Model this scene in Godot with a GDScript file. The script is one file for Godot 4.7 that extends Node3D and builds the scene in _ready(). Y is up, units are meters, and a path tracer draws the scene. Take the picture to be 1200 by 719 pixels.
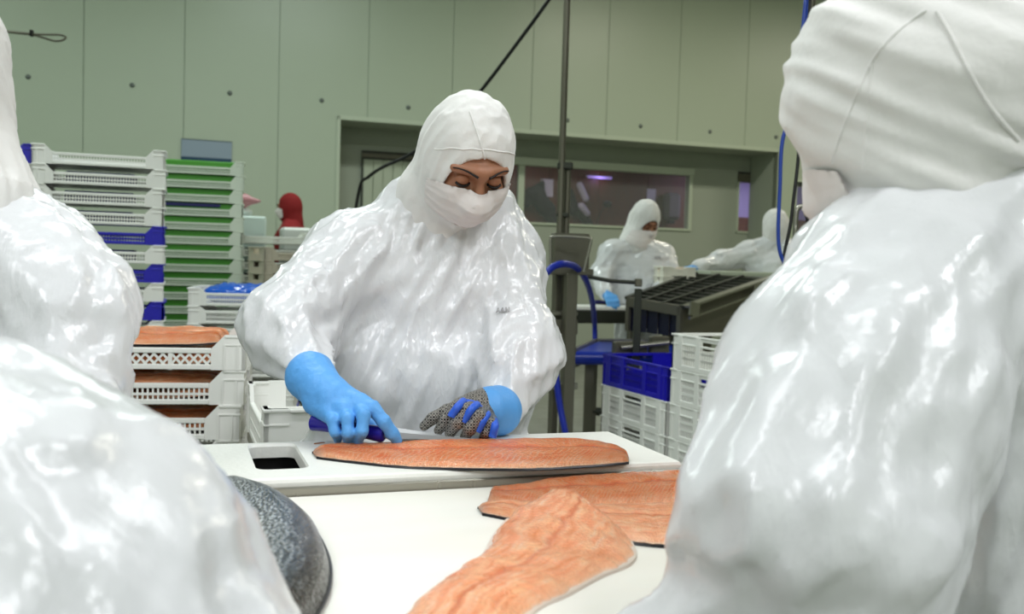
extends Node3D
# A fish processing hall: workers in white trim salmon at a bench.

func _ready() -> void:
	# camera
	var cam := Camera3D.new()
	cam.name = "camera"
	add_child(cam)
	var lens := CameraAttributesPhysical.new()
	lens.frustum_focal_length = 24.0 * F / 719.0 * 1.0
	lens.frustum_focus_distance = 1.72
	lens.exposure_aperture = 7.0
	lens.frustum_near = 0.05
	lens.frustum_far = 60.0
	cam.attributes = lens
	cam.fov = rad_to_deg(2.0 * atan(719.0 / 2.0 / F))
	cam.transform = Transform3D(cam_basis, eye)
	cam.current = true
	# environment: a closed hall, no sky in view
	var we := WorldEnvironment.new()
	we.name = "environment"
	var env := Environment.new()
	env.background_mode = Environment.BG_COLOR
	env.background_color = Color(0.02, 0.02, 0.02)
	env.tonemap_mode = Environment.TONE_MAPPER_LINEAR
	env.tonemap_exposure = 0.188
	env.sdfgi_enabled = true
	env.ssao_enabled = true
	env.ssil_enabled = true
	we.environment = env
	add_child(we)
	make_materials()
	more_materials()
	# lamps: long fluorescent fittings over the benches, larger ones under the hall ceiling
	for k in 2:
		light_fitting(-4.6 + k * 2.4, 3.3, 10.0, Vector2(1.5, 0.3), 9.0, ["long fluorescent fitting above the left end of the bench", "long fluorescent fitting above the right end of the bench"][k], "lamp")
	for k in 6:
		light_fitting([-7.0, -2.4, 2.0, 6.0, -4.0, 3.0][k], 5.0, [3.2, 3.2, 3.2, 3.2, 7.2, 7.2][k], Vector2(1.6, 0.5), 42.0, "large hall fitting under the ceiling, " + ["far row, by the left wall", "far row, left of the middle", "far row, right of the middle", "far row, by the right wall", "second row, left one", "second row, right one"][k], "lamp", null, Color(1.0, 0.975, 0.90) if k in [2, 3, 5] else Color(0.95, 1.0, 0.985))
	for k in 4:
		light_fitting([-6.5, -2.0, -6.0, -1.5][k], 4.4, [12.4, 12.6, 14.8, 14.9][k], Vector2(1.6, 0.5), 40.0, "large hall fitting behind the camera, " + ["nearer row, left one", "nearer row, right one", "rear row, left one", "rear row, right one"][k], "lamp")
	light_fitting(1.0, 2.86, -1.7, Vector2(1.2, 0.12), 4.2, "violet tube fitting in the office behind the long window", "lamp", M.tube_violet, Color(1.0, 0.93, 0.98))
	light_fitting(4.6, 2.86, -1.7, Vector2(1.2, 0.12), 13.0, "violet tube fitting in the office behind the right windows", "lamp", M.tube_violet, Color(0.86, 0.80, 1.0))
	build_hall()
	build_bench()
	build_fish()
	build_people()
	build_crates()
	build_background()
	office_things()

func more_materials() -> void:
	M.knife_handle = mat(Color(0.12, 0.08, 0.55), 0.3)
	M.blade = mat(Color(0.86, 0.87, 0.88), 0.32, 0.55)
	M.curtain = mat(Color(0.05, 0.06, 0.16), 0.35)
# ---------- helpers ----------
const F := 1150.0                      # focal length in pixels of the 1200 x 719 frame
var cam_basis := Basis(Vector3.RIGHT, deg_to_rad(-2.8)) * Basis(Vector3.BACK, deg_to_rad(1.7))
var eye := Vector3(0, 1.3, 0)
var room := Transform3D(Basis(Vector3.UP, deg_to_rad(19.2)), Vector3(0, 0, -11.8))   # axes of the hall: x along the far wall, z towards us
var used := {}
var M := {}

func at(px: float, py: float, d: float) -> Vector3:          # a point of the place at depth d metres
	return eye + cam_basis * Vector3((px - 600.0) / F * d, (359.5 - py) / F * d, -d)

func on(px: float, py: float, y: float) -> Vector3:          # a point on the level y
	var r := cam_basis * Vector3((px - 600.0) / F, (359.5 - py) / F, -1.0)
	return eye + r * ((y - eye.y) / r.y)

func rm(x: float, y: float, z: float) -> Vector3:
	return room * Vector3(x, y, z)

func numbered(called: String) -> String:
	var n: int = used.get(called, 0)
	used[called] = n + 1
	return called if n == 0 else "%s_%03d" % [called, n]

func tag(o: Node, label: String, category: String, group := "") -> Node:
	o.set_meta("label", label)
	o.set_meta("category", category)
	if group != "":
		o.set_meta("group", group)
	return o

func thing(called: String, label: String, category: String, xf := Transform3D(), group := "") -> Node3D:
	var o := Node3D.new()
	o.name = numbered(called)
	add_child(o)
	o.transform = xf
	tag(o, label, category, group)
	return o

func structure(called: String) -> Node3D:
	var o := Node3D.new()
	o.name = called
	add_child(o)
	o.transform = room
	o.set_meta("kind", "structure")
	o.set_meta("label", called.replace("_", " ") + " of the fish processing hall")
	return o

func dup(src: Node3D, xf: Transform3D, label: String, group := "") -> Node3D:
	var o: Node3D = src.duplicate()
	o.name = numbered(String(src.name).rstrip("0123456789").rstrip("_"))
	add_child(o)
	o.transform = xf
	o.set_meta("label", label)
	if group != "":
		o.set_meta("group", group)
	return o

func node(called: String, mesh: Mesh, m: Material, parent: Node = null, xf := Transform3D()) -> MeshInstance3D:
	var o := MeshInstance3D.new()
	o.name = called if parent != null else numbered(called)
	o.mesh = mesh
	o.material_override = m
	o.transform = xf
	(parent if parent != null else self).add_child(o, true)
	return o

func mat(c: Color, rough := 0.6, metal := 0.0) -> StandardMaterial3D:
	var m := StandardMaterial3D.new()
	m.albedo_color = c
	m.roughness = rough
	m.metallic = metal
	return m

func noise(freq: float, seed_: int, kind := FastNoiseLite.TYPE_SIMPLEX_SMOOTH, fractal := FastNoiseLite.FRACTAL_FBM, octaves := 3) -> FastNoiseLite:
	var n := FastNoiseLite.new()
	n.noise_type = kind
	n.frequency = freq
	n.seed = seed_
	n.fractal_type = fractal
	n.fractal_octaves = octaves
	return n

func noise_tex(n: FastNoiseLite, size := 256, normal := false, bump := 4.0, ramp: Gradient = null) -> NoiseTexture2D:
	var t := NoiseTexture2D.new()
	t.width = size
	t.height = size
	t.seamless = true
	t.as_normal_map = normal
	t.bump_strength = bump
	t.noise = n
	if ramp:
		t.color_ramp = ramp
	return t

func ramp2(a: Color, b: Color, from := 0.0, to := 1.0) -> Gradient:
	var g := Gradient.new()
	g.offsets = PackedFloat32Array([from, to])
	g.colors = PackedColorArray([a, b])
	return g

func triplanar(m: StandardMaterial3D, scale: Vector3, world := false) -> StandardMaterial3D:
	m.uv1_triplanar = true
	m.uv1_world_triplanar = world
	m.uv1_scale = scale
	return m

# a mesh in the making: flat or smooth faces, fronts clockwise
class MB:
	var v := PackedVector3Array()
	var n := PackedVector3Array()
	var uv := PackedVector2Array()
	var ix := PackedInt32Array()

	func face(p: Array, out: Vector3) -> void:
		var nn: Vector3 = (p[2] - p[0]).cross(p[1] - p[0])
		if nn.length() < 1e-12 and p.size() > 3:
			nn = (p[3] - p[0]).cross(p[2] - p[0])
		nn = nn.normalized()
		if nn.dot(out) < 0.0:
			p = p.duplicate()
			p.reverse()
			nn = -nn
		var s := v.size()
		for q in p:
			v.append(q); n.append(nn); uv.append(Vector2(q.x, q.z))
		for i in range(1, p.size() - 1):
			ix.append(s); ix.append(s + i); ix.append(s + i + 1)

	func box(c: Vector3, size: Vector3, bev := 0.0, b := Basis()) -> void:
		var h := size * 0.5
		var e := minf(bev, minf(h.x, minf(h.y, h.z)) * 0.9)
		for a in 3:
			var u := (a + 1) % 3
			var w := (a + 2) % 3
			for s in [-1.0, 1.0]:
				var pts := []
				for k in [[-1.0, -1.0], [1.0, -1.0], [1.0, 1.0], [-1.0, 1.0]]:
					var q := Vector3.ZERO
					q[a] = s * h[a]
					q[u] = k[0] * (h[u] - e)
					q[w] = k[1] * (h[w] - e)
					pts.append(c + b * q)
				var o := Vector3.ZERO
				o[a] = s
				face(pts, b * o)
		if e <= 0.0:
			return
		for a in 3:
			var u := (a + 1) % 3
			var w := (a + 2) % 3
			for su in [-1.0, 1.0]:
				for sw in [-1.0, 1.0]:
					var pts := []
					for k in [[-1.0, 0], [1.0, 0], [1.0, 1], [-1.0, 1]]:
						var q := Vector3.ZERO
						q[a] = k[0] * (h[a] - e)
						q[u] = su * (h[u] - (e if k[1] else 0.0))
						q[w] = sw * (h[w] - (0.0 if k[1] else e))
						pts.append(c + b * q)
					var o := Vector3.ZERO
					o[u] = su
					o[w] = sw
					face(pts, b * o)
		for sx in [-1.0, 1.0]:
			for sy in [-1.0, 1.0]:
				for sz in [-1.0, 1.0]:
					var sg := Vector3(sx, sy, sz)
					face([c + b * (sg * (h - Vector3(0, e, e))), c + b * (sg * (h - Vector3(e, 0, e))), c + b * (sg * (h - Vector3(e, e, 0)))], b * sg)

	func bar(p: Vector3, q: Vector3, wide: float, thick: float, up := Vector3.UP, bev := 0.0) -> void:   # a straight bar from p to q
		var z := (q - p).normalized()
		var x := up.cross(z)
		if x.length() < 0.01:
			x = Vector3.RIGHT.cross(z)
		x = x.normalized()
		box((p + q) * 0.5, Vector3(wide, thick, p.distance_to(q)), bev, Basis(x, z.cross(x), z))

	func prism(outline: Array, depth: float, xf: Transform3D) -> void:   # convex outline in xy, extruded along z by depth
		var mid := Vector3.ZERO
		for o in outline:
			mid += Vector3(o.x, o.y, 0)
		mid /= outline.size()
		for s in [0.0, 1.0]:
			var pts := []
			for o in outline:
				pts.append(xf * Vector3(o.x, o.y, s * depth))
			face(pts, xf.basis * Vector3(0, 0, s * 2.0 - 1.0))
		for i in outline.size():
			var a = outline[i]
			var b = outline[(i + 1) % outline.size()]
			face([xf * Vector3(a.x, a.y, 0), xf * Vector3(b.x, b.y, 0), xf * Vector3(b.x, b.y, depth), xf * Vector3(a.x, a.y, depth)], xf.basis * (Vector3((a.x + b.x) * 0.5, (a.y + b.y) * 0.5, 0) - mid))

	func tube(pts: PackedVector3Array, r, sides := 8, caps := true, flat := 1.0) -> void:   # r: one radius or one each
		var s0 := v.size()
		var side := Vector3.ZERO
		var ends := []
		for i in pts.size():
			var t := (pts[mini(i + 1, pts.size() - 1)] - pts[maxi(i - 1, 0)]).normalized()
			if i == 0:
				side = t.cross(Vector3.UP if absf(t.y) < 0.9 else Vector3.RIGHT).normalized()
			side = (side - t * side.dot(t)).normalized()
			var up := t.cross(side)
			var rr: float = r[i] if r is Array or r is PackedFloat32Array else r
			var ring := []
			for k in sides + 1:
				var a := TAU * k / sides
				var d := side * cos(a) + up * sin(a) * flat
				v.append(pts[i] + d * rr); n.append((side * cos(a) + up * sin(a) / flat).normalized()); uv.append(Vector2(float(k) / sides, float(i)))
				if k < sides:
					ring.append(pts[i] + d * rr)
			if i == 0:
				ends.append([ring, -t])
			elif i == pts.size() - 1:
				ends.append([ring, t])
		for i in pts.size() - 1:
			for k in sides:
				var a := s0 + i * (sides + 1) + k
				var b := a + sides + 1
				ix.append_array([a, b, a + 1, b, b + 1, a + 1])
		if caps:
			for e in ends:
				face(e[0], e[1])

	func lathe(profile: Array, xf := Transform3D(), sides := 16) -> void:
		var s0 := v.size()
		for i in profile.size():
			var p: Vector2 = profile[i]
			var t: Vector2 = (profile[mini(i + 1, profile.size() - 1)] - profile[maxi(i - 1, 0)]).normalized()
			for k in sides + 1:
				var a := TAU * k / sides
				v.append(xf * Vector3(p.x * cos(a), p.y, p.x * sin(a)))
				n.append((xf.basis * Vector3(t.y * cos(a), -t.x, t.y * sin(a))).normalized())
				uv.append(Vector2(float(k) / sides, float(i) / (profile.size() - 1)))
		for i in profile.size() - 1:
			for k in sides:
				var a := s0 + i * (sides + 1) + k
				var b := a + sides + 1
				ix.append_array([a, a + 1, b, b, a + 1, b + 1])

	func grid(rows: Array, uvs: Array, closed := false) -> void:   # rows of points -> one smooth sheet; fronts on the side of (next column) x (next row)
		var s0 := v.size()
		var w: int = rows[0].size()
		var h: int = rows.size()
		for j in h:
			for i in w:
				v.append(rows[j][i]); uv.append(uvs[j][i])
				var du: Vector3 = rows[j][(i + 1) % w if closed else mini(i + 1, w - 1)] - rows[j][(i + w - 1) % w if closed else maxi(i - 1, 0)]
				var dv: Vector3 = rows[mini(j + 1, h - 1)][i] - rows[maxi(j - 1, 0)][i]
				n.append(du.cross(dv).normalized())
		for j in h - 1:
			for i in (w if closed else w - 1):
				var a := s0 + j * w + i
				var b := s0 + j * w + (i + 1) % w
				ix.append_array([a, a + w, b, b, a + w, b + w])

	func mirrored(s: Vector3) -> MB:                             # the same shape turned over along the axes where s is -1
		var o := MB.new()
		for i in v.size():
			o.v.append(v[i] * s); o.n.append(n[i] * s); o.uv.append(uv[i])
		o.ix = ix.duplicate()
		if s.x * s.y * s.z < 0.0:
			for i in range(0, ix.size(), 3):
				o.ix[i + 1] = ix[i + 2]
				o.ix[i + 2] = ix[i + 1]
		return o

	func mesh() -> ArrayMesh:
		var a := []
		a.resize(Mesh.ARRAY_MAX)
		a[Mesh.ARRAY_VERTEX] = v
		a[Mesh.ARRAY_NORMAL] = n
		a[Mesh.ARRAY_TEX_UV] = uv
		a[Mesh.ARRAY_INDEX] = ix
		var m := ArrayMesh.new()
		m.add_surface_from_arrays(Mesh.PRIMITIVE_TRIANGLES, a)
		return m

func curve(pts: Array, steps := 6) -> PackedVector3Array:     # a smooth line through the points
	var out := PackedVector3Array()
	for i in pts.size() - 1:
		var a: Vector3 = pts[maxi(i - 1, 0)]
		var d: Vector3 = pts[mini(i + 2, pts.size() - 1)]
		for k in steps:
			out.append(pts[i].cubic_interpolate(pts[i + 1], a, d, float(k) / steps))
	out.append(pts[-1])
	return out

func tube_node(called: String, pts: PackedVector3Array, r, m: Material, parent: Node = null, sides := 8) -> MeshInstance3D:
	var b := MB.new()
	b.tube(pts, r, sides)
	return node(called, b.mesh(), m, parent)

func box_node(called: String, c: Vector3, size: Vector3, m: Material, parent: Node = null, bev := 0.0, basis_ := Basis()) -> MeshInstance3D:
	var b := MB.new()
	b.box(c, size, bev, basis_)
	return node(called, b.mesh(), m, parent)
# ---------- materials ----------
func make_materials() -> void:
	M.panel = mat(Color(0.70, 0.745, 0.665), 0.36)
	M.panel.normal_enabled = true
	M.panel.normal_texture = noise_tex(noise(0.006, 3), 256, true, 1.2)
	M.panel.normal_scale = 0.25
	triplanar(M.panel, Vector3(0.5, 0.5, 0.5))
	M.joint = mat(Color(0.60, 0.65, 0.58), 0.6)
	M.bolt = mat(Color(0.42, 0.45, 0.43), 0.4, 0.3)
	M.trim = mat(Color(0.74, 0.78, 0.70), 0.45)
	M.recess = mat(Color(0.63, 0.66, 0.60), 0.55)
	M.ceiling = mat(Color(0.85, 0.87, 0.84), 0.6)
	M.floor = mat(Color(0.55, 0.56, 0.52), 0.35)
	M.floor.albedo_texture = noise_tex(noise(0.02, 9), 256, false, 0.0, ramp2(Color(0.82, 0.82, 0.8), Color(1, 1, 1)))
	triplanar(M.floor, Vector3(0.7, 0.7, 0.7))
	M.steel = mat(Color(0.60, 0.59, 0.55), 0.36, 0.85)
	M.steel.roughness_texture = noise_tex(noise(0.05, 5), 256, false, 0.0, ramp2(Color(0.7, 0.7, 0.7), Color(1, 1, 1)))
	triplanar(M.steel, Vector3(3, 0.6, 3))
	M.dull_steel = mat(Color(0.44, 0.43, 0.38), 0.5, 0.7)
	M.dark_steel = mat(Color(0.24, 0.25, 0.22), 0.45, 0.6)
	M.iron = mat(Color(0.10, 0.10, 0.10), 0.5, 0.3)
	M.white_plastic = mat(Color(0.96, 0.96, 0.945), 0.38)
	M.old_plastic = mat(Color(0.87, 0.88, 0.85), 0.42)
	M.pale_green = mat(Color(0.86, 0.90, 0.84), 0.42)
	M.green_liner = mat(Color(0.28, 0.60, 0.16), 0.45)
	M.blue_plastic = mat(Color(0.13, 0.11, 0.72), 0.36)
	M.dark_blue = mat(Color(0.10, 0.10, 0.38), 0.5)
	M.hose = mat(Color(0.07, 0.16, 0.62), 0.4)
	M.belt_blue = mat(Color(0.05, 0.17, 0.60), 0.3)
	M.film_blue = mat(Color(0.10, 0.36, 0.78), 0.22)
	M.board = mat(Color(0.93, 0.93, 0.905), 0.42)
	M.board.normal_enabled = true
	M.board.normal_texture = noise_tex(noise(0.08, 21), 256, true, 2.0)
	M.board.normal_scale = 0.25
	triplanar(M.board, Vector3(4, 4, 4))
	M.belt = mat(Color(0.95, 0.94, 0.915), 0.45)
	M.belt.albedo_texture = noise_tex(noise(0.008, 22), 256, false, 0.0, ramp2(Color(0.97, 0.965, 0.95), Color(1, 1, 1)))
	triplanar(M.belt, Vector3(0.8, 0.8, 3))
	M.wood = mat(Color(0.44, 0.22, 0.12), 0.5)
	M.wood.albedo_texture = noise_tex(noise(0.03, 31), 256, false, 0.0, ramp2(Color(0.75, 0.72, 0.7), Color(1, 1, 1)))
	triplanar(M.wood, Vector3(2, 0.3, 2))
	M.lavender = mat(Color(0.66, 0.64, 0.76), 0.7)
	M.dark_cloth = mat(Color(0.035, 0.035, 0.04), 0.85)
	M.paper = mat(Color(0.82, 0.82, 0.84), 0.8)
	M.glass = mat(Color(0.92, 0.96, 0.94, 0.06), 0.03)
	M.glass.metallic_specular = 0.22
	M.glass.transparency = BaseMaterial3D.TRANSPARENCY_ALPHA
	M.black_cable = mat(Color(0.05, 0.055, 0.05), 0.5)
	M.sky_cable = mat(Color(0.10, 0.24, 0.60), 0.45)
	M.lamp = mat(Color(0.95, 0.97, 0.95), 0.5)
	M.lamp.emission_enabled = true
	M.lamp.emission = Color(0.97, 1.0, 0.95)
	M.lamp.emission_energy_multiplier = 2.5
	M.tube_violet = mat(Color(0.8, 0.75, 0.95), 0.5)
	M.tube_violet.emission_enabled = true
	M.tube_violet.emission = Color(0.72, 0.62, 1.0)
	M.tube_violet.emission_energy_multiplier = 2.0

# ---------- light fittings ----------
func light_fitting(x: float, y: float, z: float, size: Vector2, energy: float, label: String, _cat: String, m: Material = null, c := Color(0.98, 0.985, 1.0)) -> void:
	var t := thing("ceiling_lamp", label, "lamp", room * Transform3D(Basis(), Vector3(x, y, z)))
	box_node("housing", Vector3(0, 0.05, 0), Vector3(size.x + 0.06, 0.08, size.y + 0.06), M.trim, t, 0.01)
	box_node("diffuser", Vector3(0, 0.0, 0), Vector3(size.x, 0.03, size.y), M.lamp if m == null else m, t, 0.008)
	box_node("hanger", Vector3(-size.x * 0.4, 0.09 + (5.58 - y - 0.09) * 0.5, 0), Vector3(0.012, 5.58 - y - 0.09, 0.012), M.steel, t)
	box_node("hanger", Vector3(size.x * 0.4, 0.09 + (5.58 - y - 0.09) * 0.5, 0), Vector3(0.012, 5.58 - y - 0.09, 0.012), M.steel, t)
	var l := AreaLight3D.new()
	l.name = "lamp_light"
	l.area_size = size
	l.light_energy = energy
	l.light_color = c
	l.shadow_enabled = true
	l.area_range = 40.0
	l.area_attenuation = 2.0
	l.transform = Transform3D(Basis(Vector3.RIGHT, -PI / 2), Vector3(0, -0.022, 0))
	t.add_child(l)

# ---------- the hall ----------
func wall_box(called: String, parent: Node3D, lo: Vector3, hi: Vector3, m: Material, bev := 0.0) -> MeshInstance3D:
	return box_node(called, (lo + hi) * 0.5, hi - lo, m, parent, bev)

func build_hall() -> void:
	var fl := structure("floor")
	wall_box("slab", fl, Vector3(-9, -0.2, -4.4), Vector3(9, 0, 16), M.floor)
	var ce := structure("ceiling")
	wall_box("slab", ce, Vector3(-9, 5.6, -4.4), Vector3(9, 5.8, 16), M.ceiling)
	var wl := structure("wall_left")
	wall_box("slab", wl, Vector3(-9.2, 0, -4.4), Vector3(-9, 5.6, 16), M.panel)
	var wr := structure("wall_right")
	wall_box("slab", wr, Vector3(9, 0, -4.4), Vector3(9.2, 5.6, 16), M.panel)
	var wn := structure("wall_near")
	wall_box("slab", wn, Vector3(-9.2, 0, 16), Vector3(9.2, 5.6, 16.2), M.panel)
	# far wall: tall sandwich panels with recessed joints, a wide opening below, a bulkhead behind
	var wf := structure("wall_far")
	var top := 5.6
	var lint := 2.815
	var xl := -2.115
	var xr := 3.64
	var w := 0.986
	wall_box("backing", wf, Vector3(-9, 0, -0.65), Vector3(xl - 0.012, top, -0.010), M.joint)
	wall_box("backing", wf, Vector3(xl - 0.012, lint + 0.012, -0.65), Vector3(xr + 0.012, top, -0.010), M.joint)
	for x in [[xr + 0.012, 3.95, 0.0, top], [3.95, 5.6, 0.0, 1.73], [3.95, 5.6, 2.44, top], [5.6, 9.0, 0.0, top]]:
		wall_box("backing", wf, Vector3(x[0], x[2], -0.65), Vector3(x[1], x[3], -0.010), M.joint)
	var bolt := MB.new()
	bolt.lathe([Vector2(0.026, 0), Vector2(0.025, 0.008), Vector2(0.016, 0.017), Vector2(0.0, 0.02)], Transform3D(Basis(Vector3.RIGHT, PI / 2), Vector3.ZERO), 12)
	var bolt_mesh := bolt.mesh()
	for k in range(-4, 13):
		var a := -4.76 + k * w - 0.0
		var b := a + w
		var g := 0.004
		var m := MB.new()
		var lo := maxf(a + g, -9.0)
		var hi := minf(b - g, 9.0)
		if hi - lo < 0.05:
			continue
		var spans := []                                         # x0, x1, y0, y1 pieces of this panel
		if hi < xl or lo > 5.6:
			spans = [[lo, hi, 0.0, top]]
		elif lo < xl:
			spans = [[lo, xl, 0.0, lint], [lo, hi, lint, top]]
		elif hi < xr:
			spans = [[lo, hi, lint, top]]
		elif lo < xr:
			spans = [[xr, hi, 0.0, 1.73], [xr, 3.95, 1.73, 2.44], [xr, hi, 2.44, lint], [lo, hi, lint, top]]
		else:
			spans = [[lo, minf(hi, 9.0), 0.0, 1.73], [lo, hi, 2.44, top]]
		for s in spans:
			m.box(Vector3((s[0] + s[1]) * 0.5, (s[2] + s[3]) * 0.5, -0.045), Vector3(s[1] - s[0], s[3] - s[2], 0.09), 0.0)
		var pn := node("panel", m.mesh(), M.panel, wf)
		node("bolt", bolt_mesh, M.bolt, pn, Transform3D(Basis(), Vector3(a + 0.47, 3.0, 0.0)))
	# edge profile of the opening
	var tr := structure("trim_1")
	wall_box("edge_profile", tr, Vector3(xl - 0.03, 0, 0.0), Vector3(xl + 0.012, lint + 0.03, 0.012), M.trim, 0.003)
	wall_box("edge_profile", tr, Vector3(xl - 0.03, lint - 0.012, 0.0), Vector3(xr, lint + 0.035, 0.012), M.trim, 0.003)
	wall_box("edge_profile", tr, Vector3(xl - 0.012, 0, -0.64), Vector3(xl, lint, 0.0), M.recess)
	wall_box("edge_profile", tr, Vector3(xl - 0.012, lint - 0.012, -0.64), Vector3(xr + 0.012, lint, 0.0), M.recess)
	wall_box("edge_profile", tr, Vector3(xr, 0, -0.64), Vector3(xr + 0.012, lint, 0.0), M.recess)
	# back of the recess, with the two window openings
	var wb := structure("wall_recess")
	var x1 := -0.2
	var x2 := 2.70
	var y1 := 1.775
	var y2 := 2.49
	for r in [[-9.0, x1, 0.0, top], [x1, x2, 0.0, y1], [x1, x2, y2, top], [x2, 3.47, 0.0, top], [3.47, 3.72, 0.0, y1], [3.47, 3.72, 2.45, top], [3.72, 3.95, 0.0, top], [3.95, 5.6, 0.0, 1.73], [3.95, 5.6, 2.44, top], [5.6, 9.0, 0.0, top]]:
		wall_box("wall_piece", wb, Vector3(r[0], r[2], -0.75), Vector3(r[1], r[3], -0.652), M.recess)
	# long window
	var wd := structure("window_1")
	wall_box("header", wd, Vector3(x1, y2 - 0.0, -0.65), Vector3(x2 + 0.06, y2 + 0.095, -0.61), M.trim, 0.004)
	wall_box("frame", wd, Vector3(x1, y1 - 0.03, -0.655), Vector3(x2 + 0.05, y1, -0.625), M.trim, 0.004)
	wall_box("frame", wd, Vector3(x2, y1, -0.70), Vector3(x2 + 0.05, y2, -0.625), M.trim, 0.004)
	wall_box("frame", wd, Vector3(0.26, y1, -0.70), Vector3(0.345, y2, -0.64), M.trim, 0.004)
	wall_box("pane", wd, Vector3(x1, y1, -0.69), Vector3(0.26, y2, -0.684), M.glass)
	wall_box("pane", wd, Vector3(0.345, y1, -0.69), Vector3(x2, y2, -0.684), M.glass)
	var wc := structure("window_2")
	wall_box("header", wc, Vector3(3.45, 2.45, -0.66), Vector3(3.72, 2.56, -0.63), M.dull_steel, 0.003)
	wall_box("frame", wc, Vector3(3.45, 2.57, -0.66), Vector3(3.72, 2.585, -0.625), M.iron)
	wall_box("frame", wc, Vector3(3.45, 1.75, -0.66), Vector3(3.475, 2.45, -0.63), M.trim)
	wall_box("frame", wc, Vector3(3.45, 1.75, -0.66), Vector3(3.72, 1.775, -0.63), M.trim)
	wall_box("pane", wc, Vector3(3.475, 1.775, -0.69), Vector3(3.72, 2.45, -0.684), M.glass)
	var we := structure("window_3")
	wall_box("frame", we, Vector3(3.93, 1.70, -0.03), Vector3(5.62, 1.735, 0.006), M.trim)
	wall_box("frame", we, Vector3(3.93, 2.435, -0.03), Vector3(5.62, 2.47, 0.006), M.trim)
	wall_box("frame", we, Vector3(3.93, 1.73, -0.03), Vector3(3.955, 2.44, 0.006), M.trim)
	wall_box("pane", we, Vector3(3.955, 1.73, -0.05), Vector3(5.6, 2.44, -0.044), M.glass)
	for r in [[3.935, 3.95, 1.72, 2.45], [5.6, 5.615, 1.72, 2.45]]:
		wall_box("reveal", we, Vector3(r[0], r[2], -0.66), Vector3(r[1], r[3], -0.03), M.trim)
	wall_box("reveal", we, Vector3(3.95, 1.715, -0.66), Vector3(5.6, 1.73, -0.03), M.trim)
	wall_box("reveal", we, Vector3(3.95, 2.44, -0.66), Vector3(5.6, 2.455, -0.03), M.trim)
	# the office behind the windows
	var wo := structure("wall_office")
	for k in 9:
		wall_box("wood_panel", wo, Vector3(-1.0 + k * 0.82 + 0.004, 0, -2.72), Vector3(-1.0 + (k + 1) * 0.82 - 0.004, 2.08 if k > 5 else 3.0, -2.66), M.wood, 0.004)
	wall_box("upper_panel", wo, Vector3(-1.0, 0, -2.9), Vector3(6.4, 3.0, -2.72), M.lavender)
	wall_box("office_ceiling", wo, Vector3(-1.2, 3.0, -2.9), Vector3(6.6, 3.1, -0.75), M.lavender)
	wall_box("side_wall", wo, Vector3(-1.2, 0, -2.9), Vector3(-1.0, 3.0, -0.75), M.wood)
	wall_box("side_wall", wo, Vector3(6.4, 0, -2.9), Vector3(6.6, 3.0, -0.75), M.lavender)
	# tall shutter door at the left of the recess
	var dr := structure("door_1")
	var dx := -1.74
	wall_box("lintel_bar", dr, Vector3(dx, 2.515, -0.652), Vector3(-0.6, 2.545, -0.62), M.dark_steel)
	wall_box("lintel_bar", dr, Vector3(dx, 2.465, -0.652), Vector3(-0.6, 2.515, -0.63), M.dull_steel)
	wall_box("lintel_bar", dr, Vector3(dx, 2.445, -0.652), Vector3(-0.6, 2.465, -0.61), M.dark_steel)
	wall_box("jamb", dr, Vector3(dx, 0, -0.652), Vector3(dx + 0.015, 2.445, -0.62), M.dark_steel)
	var slat := MB.new()
	slat.box(Vector3(0, 1.2225, 0), Vector3(0.116, 2.445, 0.02), 0.006)
	var sm := slat.mesh()
	for k in 9:
		node("slat", sm, M.trim, dr, Transform3D(Basis(), Vector3(dx + 0.08 + k * 0.12, 0, -0.638 + 0.004 * (k % 2))))

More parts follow.
